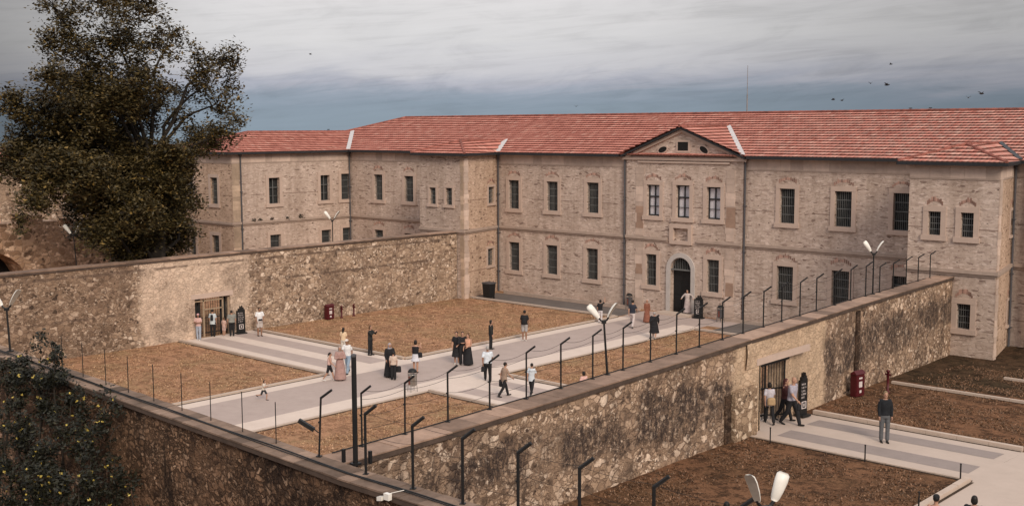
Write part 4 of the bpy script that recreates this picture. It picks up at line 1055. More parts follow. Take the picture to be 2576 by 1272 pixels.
for i, (cx, cy, rx, ry) in enumerate(CL):
    dpt = tx+random.uniform(-3.6, 3.4); c = ox(cx, cy, dpt); k = (c-CO).dot(FW)/FOC
    rr = Vector((max(rx, ry)*k*.95, rx*k*1.0, ry*k*1.22)); hz = c.z
    st = Vector((tx, ty+.25, max(3.0, min(9.5, hz-2.5-abs(c.y-ty)*.35))))
    if hz > 4.4 and i % 3 == 0: limb(br_, st, c, .15 if (c-st).length > 4 else .11, .04, 1.1)
    ns = max(6, int(rx*ry/(66 if cy > 330 else (78 if 190 < cy and cx < 400 else 112))))
    for _ in range(ns):
        th, ph = random.uniform(0, 2*math.pi), math.acos(random.uniform(-.9, 1)); f = random.uniform(.45, 1.05)
        p = c+Vector((rr.x*math.sin(ph)*math.cos(th), rr.y*math.sin(ph)*math.sin(th), rr.z*math.cos(ph)))*f
        if p.z < 1: continue
        s_ = random.choice((.4, .5, .65, .8, 1.0))*random.uniform(.9, 1.1); bl.append((p, (s_*1.0, s_*1.0, s_*.80), int((138 if cy > 360 else 92)*s_*s_+8)))
        if random.random() < .5: limb(br_, c.lerp(p, .1), p, .045, .015, .3, 4)
obj('branches', br_, BARK, tree)
leaves('crown', bl, LEAF, tree, .118, flat=.45)

# bush with yellow flowers against the near wall
bu = empty('flowering_bush', (-25, 15.2, -.3), 'dark straggly bush with small yellow flowers over the near wall', 'bush')
bl = []; fl_ = []; stm = MB()
SP = [(30, 1180, 13.9), (60, 1080, 14.6), (120, 1120, 14.3), (150, 1200, 13.9), (40, 1000, 15.2), (110, 1010, 15.3), (190, 1090, 15.0), (230, 1170, 14.6), (90, 1250, 13.6), (200, 1250, 14.0), (20, 1260, 13.5), (270, 1240, 14.9), (180, 1030, 15.5),
      (60, 950, 15.6), (20, 930, 15.6), (130, 960, 15.75), (240, 1090, 15.5), (290, 1180, 15.5), (320, 1250, 15.3), (260, 1030, 15.8), (100, 1190, 13.8), (10, 1100, 14.2), (140, 925, 15.7)]
for i, (px, py, yy) in enumerate(SP):
    c = oy(px, py, yy)
    for _ in range(12):
        p = c+Vector((random.gauss(0, .42), random.gauss(0, .22), random.gauss(0, .34)))
        if p.y > 15.95: p.y = 15.95-random.random()*.2
        dn = 1.0 if px < 220 else .5
        bl.append((p, (.30, .22, .26), int(56*dn)))
        if random.random() < .55:
            for k_ in range(random.choice((1, 1, 2, 4))): fl_.append((p+Vector((random.gauss(0, .11), -.12+random.gauss(0, .08), random.gauss(0, .09)+.1)), (.03, .03, .03), 5))
    limb(stm, (c.x+random.uniform(-.8, .8), min(c.y, 15.2), -.3), c+Vector((0, 0, .3)), .05, .012, .5, 8)
for i in range(16):                                       # arching bare twigs
    c = oy(random.uniform(30, 330), random.uniform(980, 1240), 15.1); e = c+Vector((random.uniform(-.2, .6), random.uniform(-.5, 0), random.uniform(-.5, .35)))
    limb(stm, c, e, .012, .006, .3, 7)
p0 = oy(140, 925, 15.7); limb(stm, p0, oy(128, 862, 15.9), .02, .008, .1, 5)
for k_ in range(10): c = oy(128+random.gauss(0, 14), 880+random.gauss(0, 16), 15.9); bl.append((c, (.12, .12, .08), 16))
obj('stems', stm, BARK, bu); leaves('foliage', bl, IVY, bu, .062); leaves('blossoms', fl_[::3], FLOW, bu, .042)

# dry grass tufts on the lawns
def tufts(name, m, rects, n, zf, label_seed=1):
    rnd = random.Random(label_seed); V, Fc = [], []; A = [(x1-x0)*(y1-y0) for x0, x1, y0, y1 in rects]
    for (x0, x1, y0, y1), a in zip(rects, A):
        for _ in range(int(n*a/sum(A))):
            x, y = rnd.uniform(x0, x1), rnd.uniform(y0, y1)
            if mn.noise(Vector((x*.7, y*.7, label_seed*9.1)))+rnd.uniform(-.35, .35) < 0: continue
            z = zf(x, y); k = rnd.uniform(.25, .75)
            for _b in range(2):
                a_ = rnd.uniform(0, 6.28); dx, dy = math.cos(a_)*.05*k, math.sin(a_)*.05*k; i = len(V); lx, ly = rnd.uniform(-.06, .06), rnd.uniform(-.06, .06)
                V += [(x-dx, y-dy, z), (x+dx, y+dy, z), (x+lx, y+ly, z+.085*k)]; Fc.append((i, i+1, i+2))
    me = bpy.data.meshes.new(name); me.from_pydata(V, [], Fc); obj(name, None, m, me=me, kind='stuff')
TUF = leafmat('dry grass blades', (.24, .14, .08), (.42, .26, .155), (.52, .38, .25)); TUF2 = leafmat('dark grass blades', (.06, .038, .022), (.19, .105, .06), (.34, .20, .12))
tufts('dry_grass', TUF, [(-58.7, -45.2, 17, 35.3), (-58.7, -45.2, 40.9, 58.8), (-38.5, -22, 17, 36.1), (-38.5, -22.5, 41.5, 58.2)], 90000, lambda x, y: 0, 1)
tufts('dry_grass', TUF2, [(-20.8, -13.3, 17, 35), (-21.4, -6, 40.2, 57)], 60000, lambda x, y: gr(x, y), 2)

# weeds on ledges and wall feet
def weed(name, loc, s_, label, m=IVY, n=40, cat='weed', grp=None):
    t = empty(name, loc, label, cat, grp); leaves('foliage', [(Vector((0, 0, s_*.4)), (s_, s_, s_*.7), n)], m, t, s_*.28, True)
for i, px in enumerate((640, 655, 684, 722, 757)):
    q = ox(px, 556-(px-640)*.09, XW+.08); weed('ledge_weed', (q.x, q.y, 4.98), .22 if i != 4 else .3, f'tuft of weed on the left wing ledge, {nth(i)} from the wing corner', grp='weeds on the left wing ledge')

# ------------------------------------------------------------------ yard furniture
def bin_(loc, label, m=STEEL, rz=0):
    t = empty('litter_bin', loc, label, 'litter bin', None, rz)
    b_ = MB(); b_.lathe((0, 0, .28), [(.17, 0), (.19, .05), (.19, .52), (.20, .54)], 14); obj('drum', b_, m, t, True, True)
    b_ = MB()
    for k in range(4): a = k*math.pi/2+.5; b_.tube([(.24*math.cos(a), .24*math.sin(a), 0), (.21*math.cos(a), .21*math.sin(a), .35), (.21*math.cos(a), .21*math.sin(a), .95)], .014, 5)
    obj('legs', b_, m, t, True)
    b_ = MB(); b_.lathe((0, 0, .92), [(.22, 0), (.22, .03), (.17, .12), (.08, .17), (.0, .18)], 14); obj('hood', b_, IRON, t, True, True)
    b_ = MB(); b_.fbox((-.05, -.205, .36), (.1, 0, 0), (0, .01, 0), (0, 0, .38)); obj('panel', b_, RIDG, t, True)
q = oz(1038, 984); bin_((q.x, q.y, 0), 'steel litter bin with black hood on the pale path edge')
q = oy(1583, 779, 62.35); bin_((q.x, q.y, 0), 'dark litter bin by the downpipe left of the entrance', PIPE)
q = oy(1812, 830, 61.9); bin_((q.x, q.y, 0), 'dark litter bin right of the entrance by the lower window', PIPE)
q = oz(1230, 751)
t = empty('wheeled_bin', (q.x, q.y, 0), 'black wheeled refuse bin in the tower corner', 'refuse bin'); t.scale = (.72, .72, 1)
b_ = MB(); b_.v += [(-.42, -.38, .12), (.42, -.38, .12), (.42, .38, .12), (-.42, .38, .12), (-.5, -.45, 1.1), (.5, -.45, 1.1), (.5, .45, 1.1), (-.5, .45, 1.1)]
b_.f += [(0,3,2,1),(4,5,6,7),(0,1,5,4),(1,2,6,5),(2,3,7,6),(3,0,4,7)]; obj('body', b_, IRON, t, True)
b_ = MB(); b_.fbox((-.54, -.5, 1.1), (1.08, 0, 0), (0, 1.0, 0), (0, 0, .1)); b_.tube([(-.5, .55, 1.12), (.5, .55, 1.12)], .03, 6); obj('lid', b_, PIPE, t, True)
for sx in (-.4, .4):
    b_ = MB(); b_.tube([(sx-.03, .3, .1), (sx+.03, .3, .1)], .1, 12); obj('wheel', b_, IRON, t, True)

def cabinet(loc, rz, label, hs=1.0):
    t = empty('fire_cabinet', loc, label, 'fire cabinet', None, rz)
    t.scale = (.72, .85, .85)
    b_ = MB(); b_.fbox((-.40, -.16, .05), (.80, 0, 0), (0, .32, 0), (0, 0, 1.0*hs)); obj('body', b_, RED, t, True)
    b_ = MB(); b_.v += [(-.46, -.22, 1.05*hs), (.46, -.22, 1.05*hs), (.46, .2, 1.05*hs), (-.46, .2, 1.05*hs), (-.4, -.02, 1.2*hs), (.4, -.02, 1.2*hs)]
    b_.f += [(0,3,2,1),(0,1,5,4),(1,2,5),(2,3,4,5),(3,0,4)]; obj('roof', b_, RED, t, True)
    b_ = MB(); b_.fbox((-.36, -.18, .10), (.72, 0, 0), (0, .017, 0), (0, 0, .9*hs)); dr = obj('door', b_, RED, t, True)
    b_ = MB()
    for z, hh, wd in ((.82, .08, .30), (.45, .26, .30), (.2, .12, .18)): b_.fbox((-wd/2, -.187, z*hs), (wd, 0, 0), (0, .006, 0), (0, 0, hh*hs))
    b_.fbox((-.02, -.19, .50*hs), (.05, 0, 0), (0, .004, 0), (0, 0, .16*hs)); obj('lettering', b_, WSIGN, dr, True)
    b_ = MB(); b_.fbox((.26, -.2, .5), (.04, 0, 0), (0, .02, 0), (0, 0, .12)); obj('handle', b_, IRON, dr, True)
q = oz(803, 799); cabinet((XL+.45, q.y, 0), R(90), 'red fire hose cabinet with white lettering against the left yard wall')
q = oz(2184, 986, 1.3); cabinet((wrx(q.y)+.45, q.y, gr(0, q.y)), R(80), 'dark red fire cabinet against the right yard wall', 1.1)
def hydrant(loc, label, h=.8):
    t = empty('hydrant', loc, label, 'hydrant', None)
    b_ = MB(); b_.lathe((0, 0, 0), [(.11, 0), (.11, .04), (.055, .06), (.055, h-.1), (.08, h-.08), (.08, h-.02), (.03, h)], 10); obj('column', b_, RED, t, True, True)
    b_ = MB(); b_.tube([(-.13, 0, h-.2), (.13, 0, h-.2)], .04, 8); obj('outlet', b_, RED, t, True)
q = oz(853, 796); hydrant((XL+.5, q.y-.2, 0), 'thin dark red hydrant beside the red cabinet, nearer of two')
q = oz(877, 792); hydrant((XL+.5, q.y, 0), 'thin red hydrant by the left yard wall, farther from the cabinet')
q = oz(2233, 975, 1.2); hydrant((q.x, q.y, gr(0, q.y)), 'dark red hydrant at the kerb end beside the right fire cabinet', 1.0)

def totem(loc, rz, label, h=1.9, wd=.75, glyph=True):
    t = empty('info_totem', loc, label, 'information sign', None, rz)
    b_ = MB(); pts = [(-wd/2, 0), (wd/2, 0), (wd/2, h*.86), (wd*.38, h*.86), (wd*.36, h*.93), (wd*.22, h*.93), (wd*.20, h*1.0), (wd*.12, h*1.0), (wd*.10, h*.92), (wd*.0, h*.92), (-wd*.02, h*.99), (-wd*.1, h*.99), (-wd*.12, h*.9), (-wd*.3, h*.9), (-wd*.32, h*.83), (-wd/2, h*.83)]
    prism(b_, pts, -.06, .06); obj('panel', b_, IRON, t, True)
    b_ = MB(); b_.fbox((-wd*.6, -.22, 0), (wd*1.2, 0, 0), (0, .44, 0), (0, 0, .08)); obj('foot', b_, IRON, t, True)
    if glyph:
        b_ = MB(); rnd = random.Random(len(label))
        for r_ in range(5):
            x = -wd*.36
            while x < wd*.22:
                ww_ = rnd.uniform(.03, .07); z0 = h*.72-r_*h*.075
                b_.fbox((x, -.067, z0), (.012, 0, 0), (0, .005, 0), (0, 0, .07))
                if rnd.random() < .7: b_.fbox((x, -.067, z0+rnd.choice((0, .03, .058))), (ww_, 0, 0), (0, .005, 0), (0, 0, .012))
                if rnd.random() < .4: b_.fbox((x+ww_-.012, -.067, z0), (.012, 0, 0), (0, .005, 0), (0, 0, .07))
                x += ww_+.035
        for q_ in ((0, .2, .012, .03), ): pass
        for (x0, x1, z0, z1) in ((-.14, .14, .30, .33), (-.14, .14, .55, .58), (-.14, -.10, .33, .55), (.10, .14, .33, .55), (-.03, .03, .38, .50)):
            b_.fbox((x0, -.067, z0), (x1-x0, 0, 0), (0, .005, 0), (0, 0, z1-z0))
        obj('lettering', b_, WSIGN, t, True)
q = oz(603, 838); totem((q.x+.15, q.y, 0), R(80), 'black fortress shaped information stand beside the left gate', 1.7, .52)
q = oz(2011, 1044, 1.3); totem((q.x+.12, q.y, 1.3), R(82), 'black fortress shaped information stand beside the right gate', 1.68, .42)
q = oy(1757, 797, 62.25); totem((q.x, q.y, .0), R(8), 'black fortress shaped information stand right of the arched entrance', 1.5, .6)

for i, (px, py, lb) in enumerate(((1937.3, 1115, 'short black rope post on the grass by the right gate'), (2175.6, 1161, 'short black rope post halfway along the right court path'), (2415.6, 1211, 'short black rope post near the kerb corner at lower right'), (2310.6, 1285, 'short black rope post at the bottom edge of the right lawn'))):
    q = oz(px, py, 1.3); t = empty('rope_post', (q.x, q.y, 1.3), lb, 'post', 'short rope posts in the right court')
    b_ = MB(); b_.tube([(0, 0, 0), (0, 0, .55)], .025, 6); obj('shaft', b_, IRON, t, True); b_ = MB(); b_.lathe((0, 0, .55), [(.03, 0), (.03, .03), (.01, .04)], 8); obj('knob', b_, IRON, t, True)
mb = MB(); q = oy(968, 1255, 15.92); mb.fbox((q.x-.02, 15.9, q.z), (.16, 0, 0), (0, .1, 0), (0, 0, .14)); mb.fbox((q.x-.2, 15.86, q.z-.06), (.15, 0, .03), (0, .1, 0), (0, 0, .09)); mb.tube([(q.x+.1, 15.96, q.z+.12), (q.x+.12, 16.0, fwz(q.x)+.05), (q.x+.2, 16.3, fwz(q.x)+.06)], .008, 5)
obj('security_light', mb, WHT, label='small white light fitting fixed to the near wall below the coping', cat='light fitting')

# birds
def bird(loc, sz, rz, label, fly=True):
    t = MB(); t.ell((0, 0, 0), (sz*.55, sz*.16, sz*.16), 8, 6); t.ell((sz*.5, 0, sz*.06), (sz*.13, sz*.1, sz*.1), 6, 5)
    if fly:
        for sy in (-1, 1): t.quad((sz*.25, 0, .02), (-sz*.15, 0, .02), (-sz*.25, sy*sz*.9, sz*.45), (sz*.05, sy*sz*.55, sz*.42))
    t.quad((-sz*.4, sz*.05, 0), (-sz*.4, -sz*.05, 0), (-sz*.9, -sz*.14, .01), (-sz*.9, sz*.14, .01))
    o = obj('bird', t, IRON, label=label, cat='bird'); o.location = loc; o.rotation_euler.z = rz
for i, (px, py, d, sz, lb) in enumerate(((2231, 214, 70, .28, 'dark bird in flight above the right roof, largest of the flock'), (2469, 236, 65, .26, 'small bird flying near the right edge of the sky'), (2436, 246, 75, .2, 'tiny bird flying just left of the right edge bird'), (2096, 251, 85, .24, 'tiny bird low over the roof right of the mast'),
        (2118, 253, 85, .22, 'tiny bird beside another low over the roof'), (2190, 210, 90, .22, 'faint small bird left of the largest flying bird'), (2241, 162, 90, .22, 'faint small bird highest in the right sky'), (781, 137, 90, .2, 'lone faint bird in the bright left sky'), (1449, 268, 95, .2, 'faint bird low over the middle of the ridge'))):
    dv = ray(px, py).normalized(); bird(CO+dv*d, sz, i*1.1, lb)
for px, lb in ((2290, 'dark bird perched on the roof just below the ridge'), (2340, 'dark bird perched on the ridge at the right'), (826, 'dark bird perched on the left wing ridge')):
    q = oy(px, 280, RY-.2) if px > 1000 else ox(px, 328, -81.25)
    bird((q.x, q.y, (RZ+.18) if px > 1000 else WZ+.2), .22, 1.0, lb, False)

# ------------------------------------------------------------------ people
MC = {}
def cloth(c, rough=.85):
    k = tuple(c)
    if k not in MC: MC[k] = plain('fabric', c, rough, 0, .14, 9, .15)
    return MC[k]
SKIN = plain('skin', (.42, .24, .17), .55, 0, .08); SKIN2 = plain('skin tanned', (.27, .145, .095), .55, 0, .08)
HB = plain('black hair', (.012, .010, .009), .5); HBR = plain('brown hair', (.10, .055, .03), .6); HG = plain('grey hair', (.33, .31, .30), .7)
SHOE_D = plain('dark shoes', (.02, .018, .018), .5); SHOE_W = plain('white shoes', (.6, .58, .56), .6)
def remesh(mb, vox, name):
    me = mb.mesh('tmp'); o = bpy.data.objects.new('tmp', me); COL.objects.link(o)
    md = o.modifiers.new('r', 'REMESH'); md.mode = 'VOXEL'; md.voxel_size = vox
    sm = o.modifiers.new('s', 'SMOOTH'); sm.factor = .5; sm.iterations = 3
    dg = bpy.context.evaluated_depsgraph_get(); r = bpy.data.meshes.new_from_object(o.evaluated_get(dg)); r.name = name
    bpy.data.objects.remove(o); bpy.data.meshes.remove(me)
    r.materials.clear()
    return r
def person(loc, rz, H, label, top=(.03,.03,.03), bot=(.02,.02,.022), topk='tee', botk='trousers', hair=HB, hairk='short', pose='stand', skin=SKIN, shoes=SHOE_D, build=1.0, head_turn=0.0, hat=None, extra=None, group=None):
    s = H/1.75; V = lambda x, y, z: Vector((x, y, z))
    # arms: (forward angle, out angle, elbow extra forward, forearm inward)
    A = {'stand': ((4, 8, 12, 2), (4, 8, 12, 2)), 'walk': ((-22, 8, 18, 2), (24, 8, 22, 4)), 'crossed': ((18, 12, 80, 62), (22, 12, 76, 62)), 'phone': ((12, 10, 20, 8), (55, 14, 88, 15)),
         'phones': ((50, 12, 85, 24), (52, 12, 85, 24)), 'raise': ((5, 12, 10, 2), (120, 22, 40, 0)), 'out': ((30, 62, 20, -20), (10, 40, 60, 0)), 'hip': ((0, 34, 40, 50), (6, 8, 14, 4)), 'bag': ((2, 12, 6, 0), (10, 12, 70, 20)), 'run': ((-45, 14, 70, 10), (40, 14, 75, 12)), 'carry': ((10, 10, 55, 25), (6, 10, 20, 5))}[pose]
    Lg = {'walk': ((22, 8), (-16, 20)), 'run': ((35, 40), (-25, 60)), 'bag': ((4, 2), (-6, 6))}.get(pose, ((2, 2), (-2, 3)))
    lean = 6 if pose == 'walk' else (10 if pose == 'run' else 1)
    hipz = .92; J = {}
    for sd, (sw, kn) in zip((-1, 1), Lg):
        h = V(sd*.092, 0, hipz); a = R(sw); k = h+V(sd*.005, math.sin(a)*.43, -math.cos(a)*.43); b = R(sw-kn); an = k+V(-sd*.004, math.sin(b)*.41, -math.cos(b)*.41)
        J[sd] = (h, k, an, R(max(-50, min(15, sw-kn))))
    mz = min(J[q][2].z for q in (-1, 1))-.075
    for q in (-1, 1): J[q] = tuple(p-V(0, 0, mz) for p in J[q][:3])+(J[q][3],)
    dz = -mz; ln = math.sin(R(lean)); wv = V(0, .0, 1.06+dz); ch = V(0, .28*ln, 1.30+dz); nk = V(0, .42*ln, 1.46+dz); hd = V(0, .50*ln+.015, 1.625+dz)
    sh = {q: V(q*.172*build, .38*ln, 1.42+dz) for q in (-1, 1)}; AR = {}
    for q, (f1, o1, f2, i2) in zip((-1, 1), A):
        d1 = V(q*math.sin(R(o1)), math.cos(R(o1))*math.sin(R(f1)), -math.cos(R(o1))*math.cos(R(f1))); el = sh[q]+d1*.28
        d2 = V(-q*math.sin(R(i2)), math.cos(R(i2))*math.sin(R(f1+f2)), -math.cos(R(i2))*math.cos(R(f1+f2))).normalized(); wr = el+d2*.25; AR[q] = (sh[q], el, wr, d2)
    B = MB(); bw = build
    def torso(M_, e=0.0, z0=.86, z1=1.47):
        secs = [(.86, .155, .105), (.94, .168, .115), (1.02, .15, .105), (1.10, .138, .098), (1.22, .155, .108), (1.34, .172, .112), (1.42, .160, .092), (1.47, .10, .07)]
        P_, Q_ = [], []
        for z, rx, ry in secs:
            if z < z0-.01 or z > z1+.01: continue
            t = max(0, (z-1.0)/.5); P_.append(V(0, .42*ln*t, z+dz)); Q_.append(((rx+e)*bw, (ry+e)*bw))
        M_.tube(P_, Q_, 16)
    torso(B)
    B.cap(nk-V(0, 0, .06), hd-V(0, .01, .06), .058, .052)
    ht = Matrix.Rotation(head_turn, 3, 'Z'); Hp = lambda x, y, z: hd+ht@V(x, y, z)
    B.ell(hd+V(0, 0, .015), (.076, .094, .105), 14, 10, ht); B.ell(Hp(0, .035, -.055), (.052, .055, .055), 10, 7, ht)
    B.cap(Hp(0, .088, .015), Hp(0, .106, -.018), .010, .015, 8)
    B.cap(Hp(-.02, .085, -.05), Hp(.02, .085, -.05), .008, .008, 6)
    for q in (-1, 1): B.ell(Hp(q*.077, -.005, -.005), (.010, .020, .030), 8, 6, ht)
    for q in (-1, 1):
        h, k, an, fa = J[q]; B.cap(h, k, .085*bw, .056*bw, 12); B.cap(k, k.lerp(an, .35), .055*bw, .056*bw, 10); B.cap(k.lerp(an, .35), an, .055*bw, .036, 10)
        fd = V(0, math.cos(fa*.6), math.sin(fa*.6)); B.cap(an-V(0, .03, .035), an+fd*.15-V(0, 0, .045), .034, .026, 8)
        a, el, wr, d2 = AR[q]; B.cap(a, el, .050*bw, .040*bw, 10); B.cap(el, wr, .040*bw, .027, 10)
        side = d2.cross(V(0, 0, 1)) if abs(d2.z) < .9 else V(0, 1, 0); side = (V(0, 1, 0)-d2*d2.y).normalized() if abs(d2.y) < .8 else (V(1, 0, 0)-d2*d2.x).normalized()
        nrm_ = d2.cross(side); pal = wr+d2*.05
        B.tube([wr-d2*.01, wr+d2*.03, wr+d2*.09], [(.026, .022), (.040, .017), (.040, .014)], 8) if False else B.ell(pal, (.042, .042, .042), 8, 6) if False else B.cap(wr, wr+d2*.07, .028, .032, 8)
        for fi, (o_, L_) in enumerate(((-.030, .062), (-.010, .074), (.010, .070), (.029, .056))):
            r0 = wr+d2*.085+side*o_; m1 = r0+d2*L_*.55; e1 = m1+(d2*.8+nrm_*(-q)*.55)*L_*.5; B.cap(r0-d2*.02, m1, .0105, .0095, 6); B.cap(m1, e1, .0095, .008, 6)
        tb = wr+d2*.03+side*.028; B.cap(tb, tb+(side*.6+d2*.7)*.045, .013, .011, 6)
    root = empty('person', loc, label, 'person', group, rz); root.scale = (s, s, s)
    b_ = obj('body', None, skin, root, True, True, me=remesh(B, .0125, 'body'))
    E = MB()
    for q in (-1, 1): E.ell(Hp(q*.030, .088, .022), (.012, .008, .008), 8, 6, ht)
    obj('eyes', E, SHOE_D, root, True, True)
    if hairk:
        Hm = MB(); Hm.ell(Hp(0, -.014, .032), (.086, .096, .102), 14, 10, ht)
        if hairk == 'long': Hm.cap(Hp(0, -.055, .02), Hp(0, -.085, -.22), .075, .055, 10)
        if hairk == 'bob': Hm.ell(Hp(0, -.03, -.02), (.095, .085, .11), 12, 8, ht)
        if hairk == 'bun': Hm.ell(Hp(0, -.10, .06), (.045, .045, .045), 8, 6)
        if hairk == 'tail': Hm.cap(Hp(0, -.10, .03), Hp(0, -.14, -.14), .035, .02, 8)
        if hairk == 'scarf':
            Hm.ell(Hp(0, -.01, .012), (.094, .100, .122), 14, 10, ht); Hm.tube([nk-V(0, 0, .14), nk-V(0, 0, .04), hd-V(0, .01, .06)], [(.15, .12), (.12, .10), (.085, .085)], 14)
        hm = remesh(Hm, .014, 'hair')
        # open the hair over the face
        bmx = bmesh.new(); bmx.from_mesh(hm); inv = ht.inverted()
        kill = [f for f in bmx.faces if (lambda p: p.y > .045 and p.z < .062 and abs(p.x) < .07 and p.z > -.10)(inv@(f.calc_center_median()-hd))]
        bmesh.ops.delete(bmx, geom=kill, context='FACES'); bmx.to_mesh(hm); bmx.free()
        obj('headscarf' if hairk == 'scarf' else 'hair', None, hair, root, True, True, me=hm)
    if hat:
        Hm = MB(); Hm.ell(Hp(0, -.005, .07), (.090, .102, .075), 14, 8, ht); Hm.ell(Hp(0, .10, .055), (.07, .07, .012), 10, 6, ht); obj('cap', None, cloth(hat), root, True, True, me=remesh(Hm, .014, 'cap'))
    # clothes
    if topk:
        T = MB(); lo = {'tee': .90, 'long': .90, 'tank': .98, 'blouse': .84}.get(topk, .9)
        torso(T, .020, max(.86, lo), 1.42 if topk == 'tank' else 1.47)
        if topk == 'blouse': T.tube([V(0, 0, .80+dz), V(0, 0, .95+dz)], [(.19*bw, .14*bw), (.175*bw, .13*bw)], 16)
        for q in (-1, 1):
            a, el, wr, d2 = AR[q]
            if topk == 'tank': continue
            T.cap(a-V(q*.02, 0, 0), a.lerp(el, .62), .066*bw, .062*bw, 12)
            if topk in ('long',): T.cap(a.lerp(el, .5), el, .060*bw, .052*bw, 12); T.cap(el, el.lerp(wr, .9), .052*bw, .040, 12)
        obj('shirt', None, cloth(top), root, True, True, me=remesh(T, .017, 'shirt'))
    if botk in ('trousers', 'wide', 'shorts'):
        T = MB(); T.tube([V(0, 0, .84+dz), V(0, 0, .92+dz), V(0, 0, 1.02+dz)], [(.165*bw, .115*bw), (.180*bw, .128*bw), (.160*bw, .115*bw)], 16)
        for q in (-1, 1):
            h, k, an, fa = J[q]; wd = .03 if botk == 'wide' else .012
            if botk == 'shorts': T.cap(h, h.lerp(k, .78), .098*bw, .085*bw, 12)
            else: T.cap(h, k, .096*bw, .068*bw+wd*.5, 12); T.cap(k, k.lerp(an, .93), .066*bw+wd*.6, .052+wd, 12)
        obj('shorts' if botk == 'shorts' else 'trousers', None, cloth(bot), root, True, True, me=remesh(T, .017, 'trousers'))
    elif botk in ('skirt', 'longskirt', 'dress'):
        zb = {'skirt': .62, 'longskirt': .06, 'dress': .40}[botk]; T = MB()
        T.tube([V(0, 0, zb+dz), V(0, 0, zb+dz+.02), V(0, 0, .80+dz), V(0, 0, .95+dz), V(0, 0, 1.06+dz)], [(.20*bw, .17*bw), (.225*bw+(.95-zb)*.08, .19*bw+(.95-zb)*.08), (.20*bw, .15*bw), (.182*bw, .13*bw), (.15*bw, .112*bw)], 18)
        obj('skirt', None, cloth(bot), root, True, True, me=remesh(T, .018, 'skirt'))
    T = MB()
    for q in (-1, 1):
        h, k, an, fa = J[q]; fd = V(0, math.cos(fa*.6), math.sin(fa*.6)); T.cap(an-V(0, .035, .038), an+fd*.165-V(0, 0, .046), .042, .034, 10)
    obj('shoes', None, shoes, root, True, True, me=remesh(T, .015, 'shoes'))
    return root, AR, s
def place(px, top, feet, z=0.0, Hmin=.8):
    q = oz(px, feet, z); d = ray(px, top); k = (q-CO).dot(FW)/(d.dot(FW)); return q, (CO+d*k).z-z
TOCAM = lambda q: math.atan2(-q.y, -q.x)-math.pi/2          # facing the camera (person faces local +Y)
BLK = (.022, .022, .025)
def P_(px, ptop, feet, label, turn=0, z=0.0, hfix=None, **kw):
    q, Hh = place(px, ptop, feet, z); rz = TOCAM(q)+R(turn)
    r_, AR, s = person((q.x, q.y, z), rz, hfix or Hh, label, **kw)
    return q, rz, AR, s
def bag(info, label, side=-1, off=(0, 0, -.32), sz=(.26, .10, .24), col=BLK, strap=True, at='hand', name='handbag'):
    q, rz, AR, s = info; a, el, wr, d2 = AR[side]; base_ = (wr+d2*.07) if at == 'hand' else Vector(at)
    rot = Matrix.Rotation(rz, 3, 'Z'); c = Vector((q.x, q.y, 0))+rot@(base_*s)+Vector((0, 0, INFO_Z))
    t = empty(name, c, label, 'bag', None, rz); m_ = MB(); x, y, z = sz; ox_, oy_, oz_ = off
    prof = [(.0, .92), (.15, 1.0), (.8, .94), (1.0, .72)]
    m_.tube([(ox_, oy_, oz_+z*k) for k, w_ in prof], [(x/2*w_, y/2*w_) for k, w_ in prof], 12); obj('body', m_, cloth(col), t, True, True)
    if strap:
        m_ = MB(); m_.tube([(ox_-x*.35, oy_, oz_+z*.9), (ox_-x*.2, oy_, -.03), (0, oy_*.5, 0), (ox_+x*.2, oy_, -.03), (ox_+x*.35, oy_, oz_+z*.9)], .010, 5); obj('strap', m_, cloth(col), t, True)
INFO_Z = 0.0
# at the west gate
P_(500.3, 787, 855, 'person in pink cap and pink top with arms crossed at the left gate', -20, top=(.60, .40, .37), bot=(.36, .40, .48), hair=HBR, hat=(.58, .33, .34), pose='crossed', shoes=SHOE_W, skin=SKIN2)
a = P_(536, 776, 846, 'person in loose white shirt with dark strap seen from behind in the left gateway', 165, top=(.50, .55, .58), topk='blouse', pose='stand', botk='trousers')
bag(a, 'dark narrow bag worn on the back of the person in white at the left gate', at=(0, -.16, 1.25), off=(0, 0, -.18), sz=(.16, .10, .34), strap=False, name='shoulder_bag')
P_(564, 797, 846, 'child in pale pink clothes between two adults at the left gate', 150, top=(.50, .34, .29), bot=(.46, .32, .28), botk='shorts', hair=HBR, shoes=SHOE_W)
P_(584, 779, 845, 'heavy person in grey T shirt and black trousers facing the left gate', 190, top=(.24, .24, .22), build=1.25, pose='stand')
a = P_(654, 771, 845, 'person in white T shirt and pale shorts on the path right of the left gate', 20, top=(.74, .74, .76), bot=(.50, .45, .43), botk='shorts', skin=SKIN2, pose='carry', build=1.1)
bag(a, 'dark waist bag worn by the person in white near the left gate', at=(0, .14, 1.0), off=(0, 0, -.04), sz=(.26, .08, .10), strap=False, name='waist_bag')
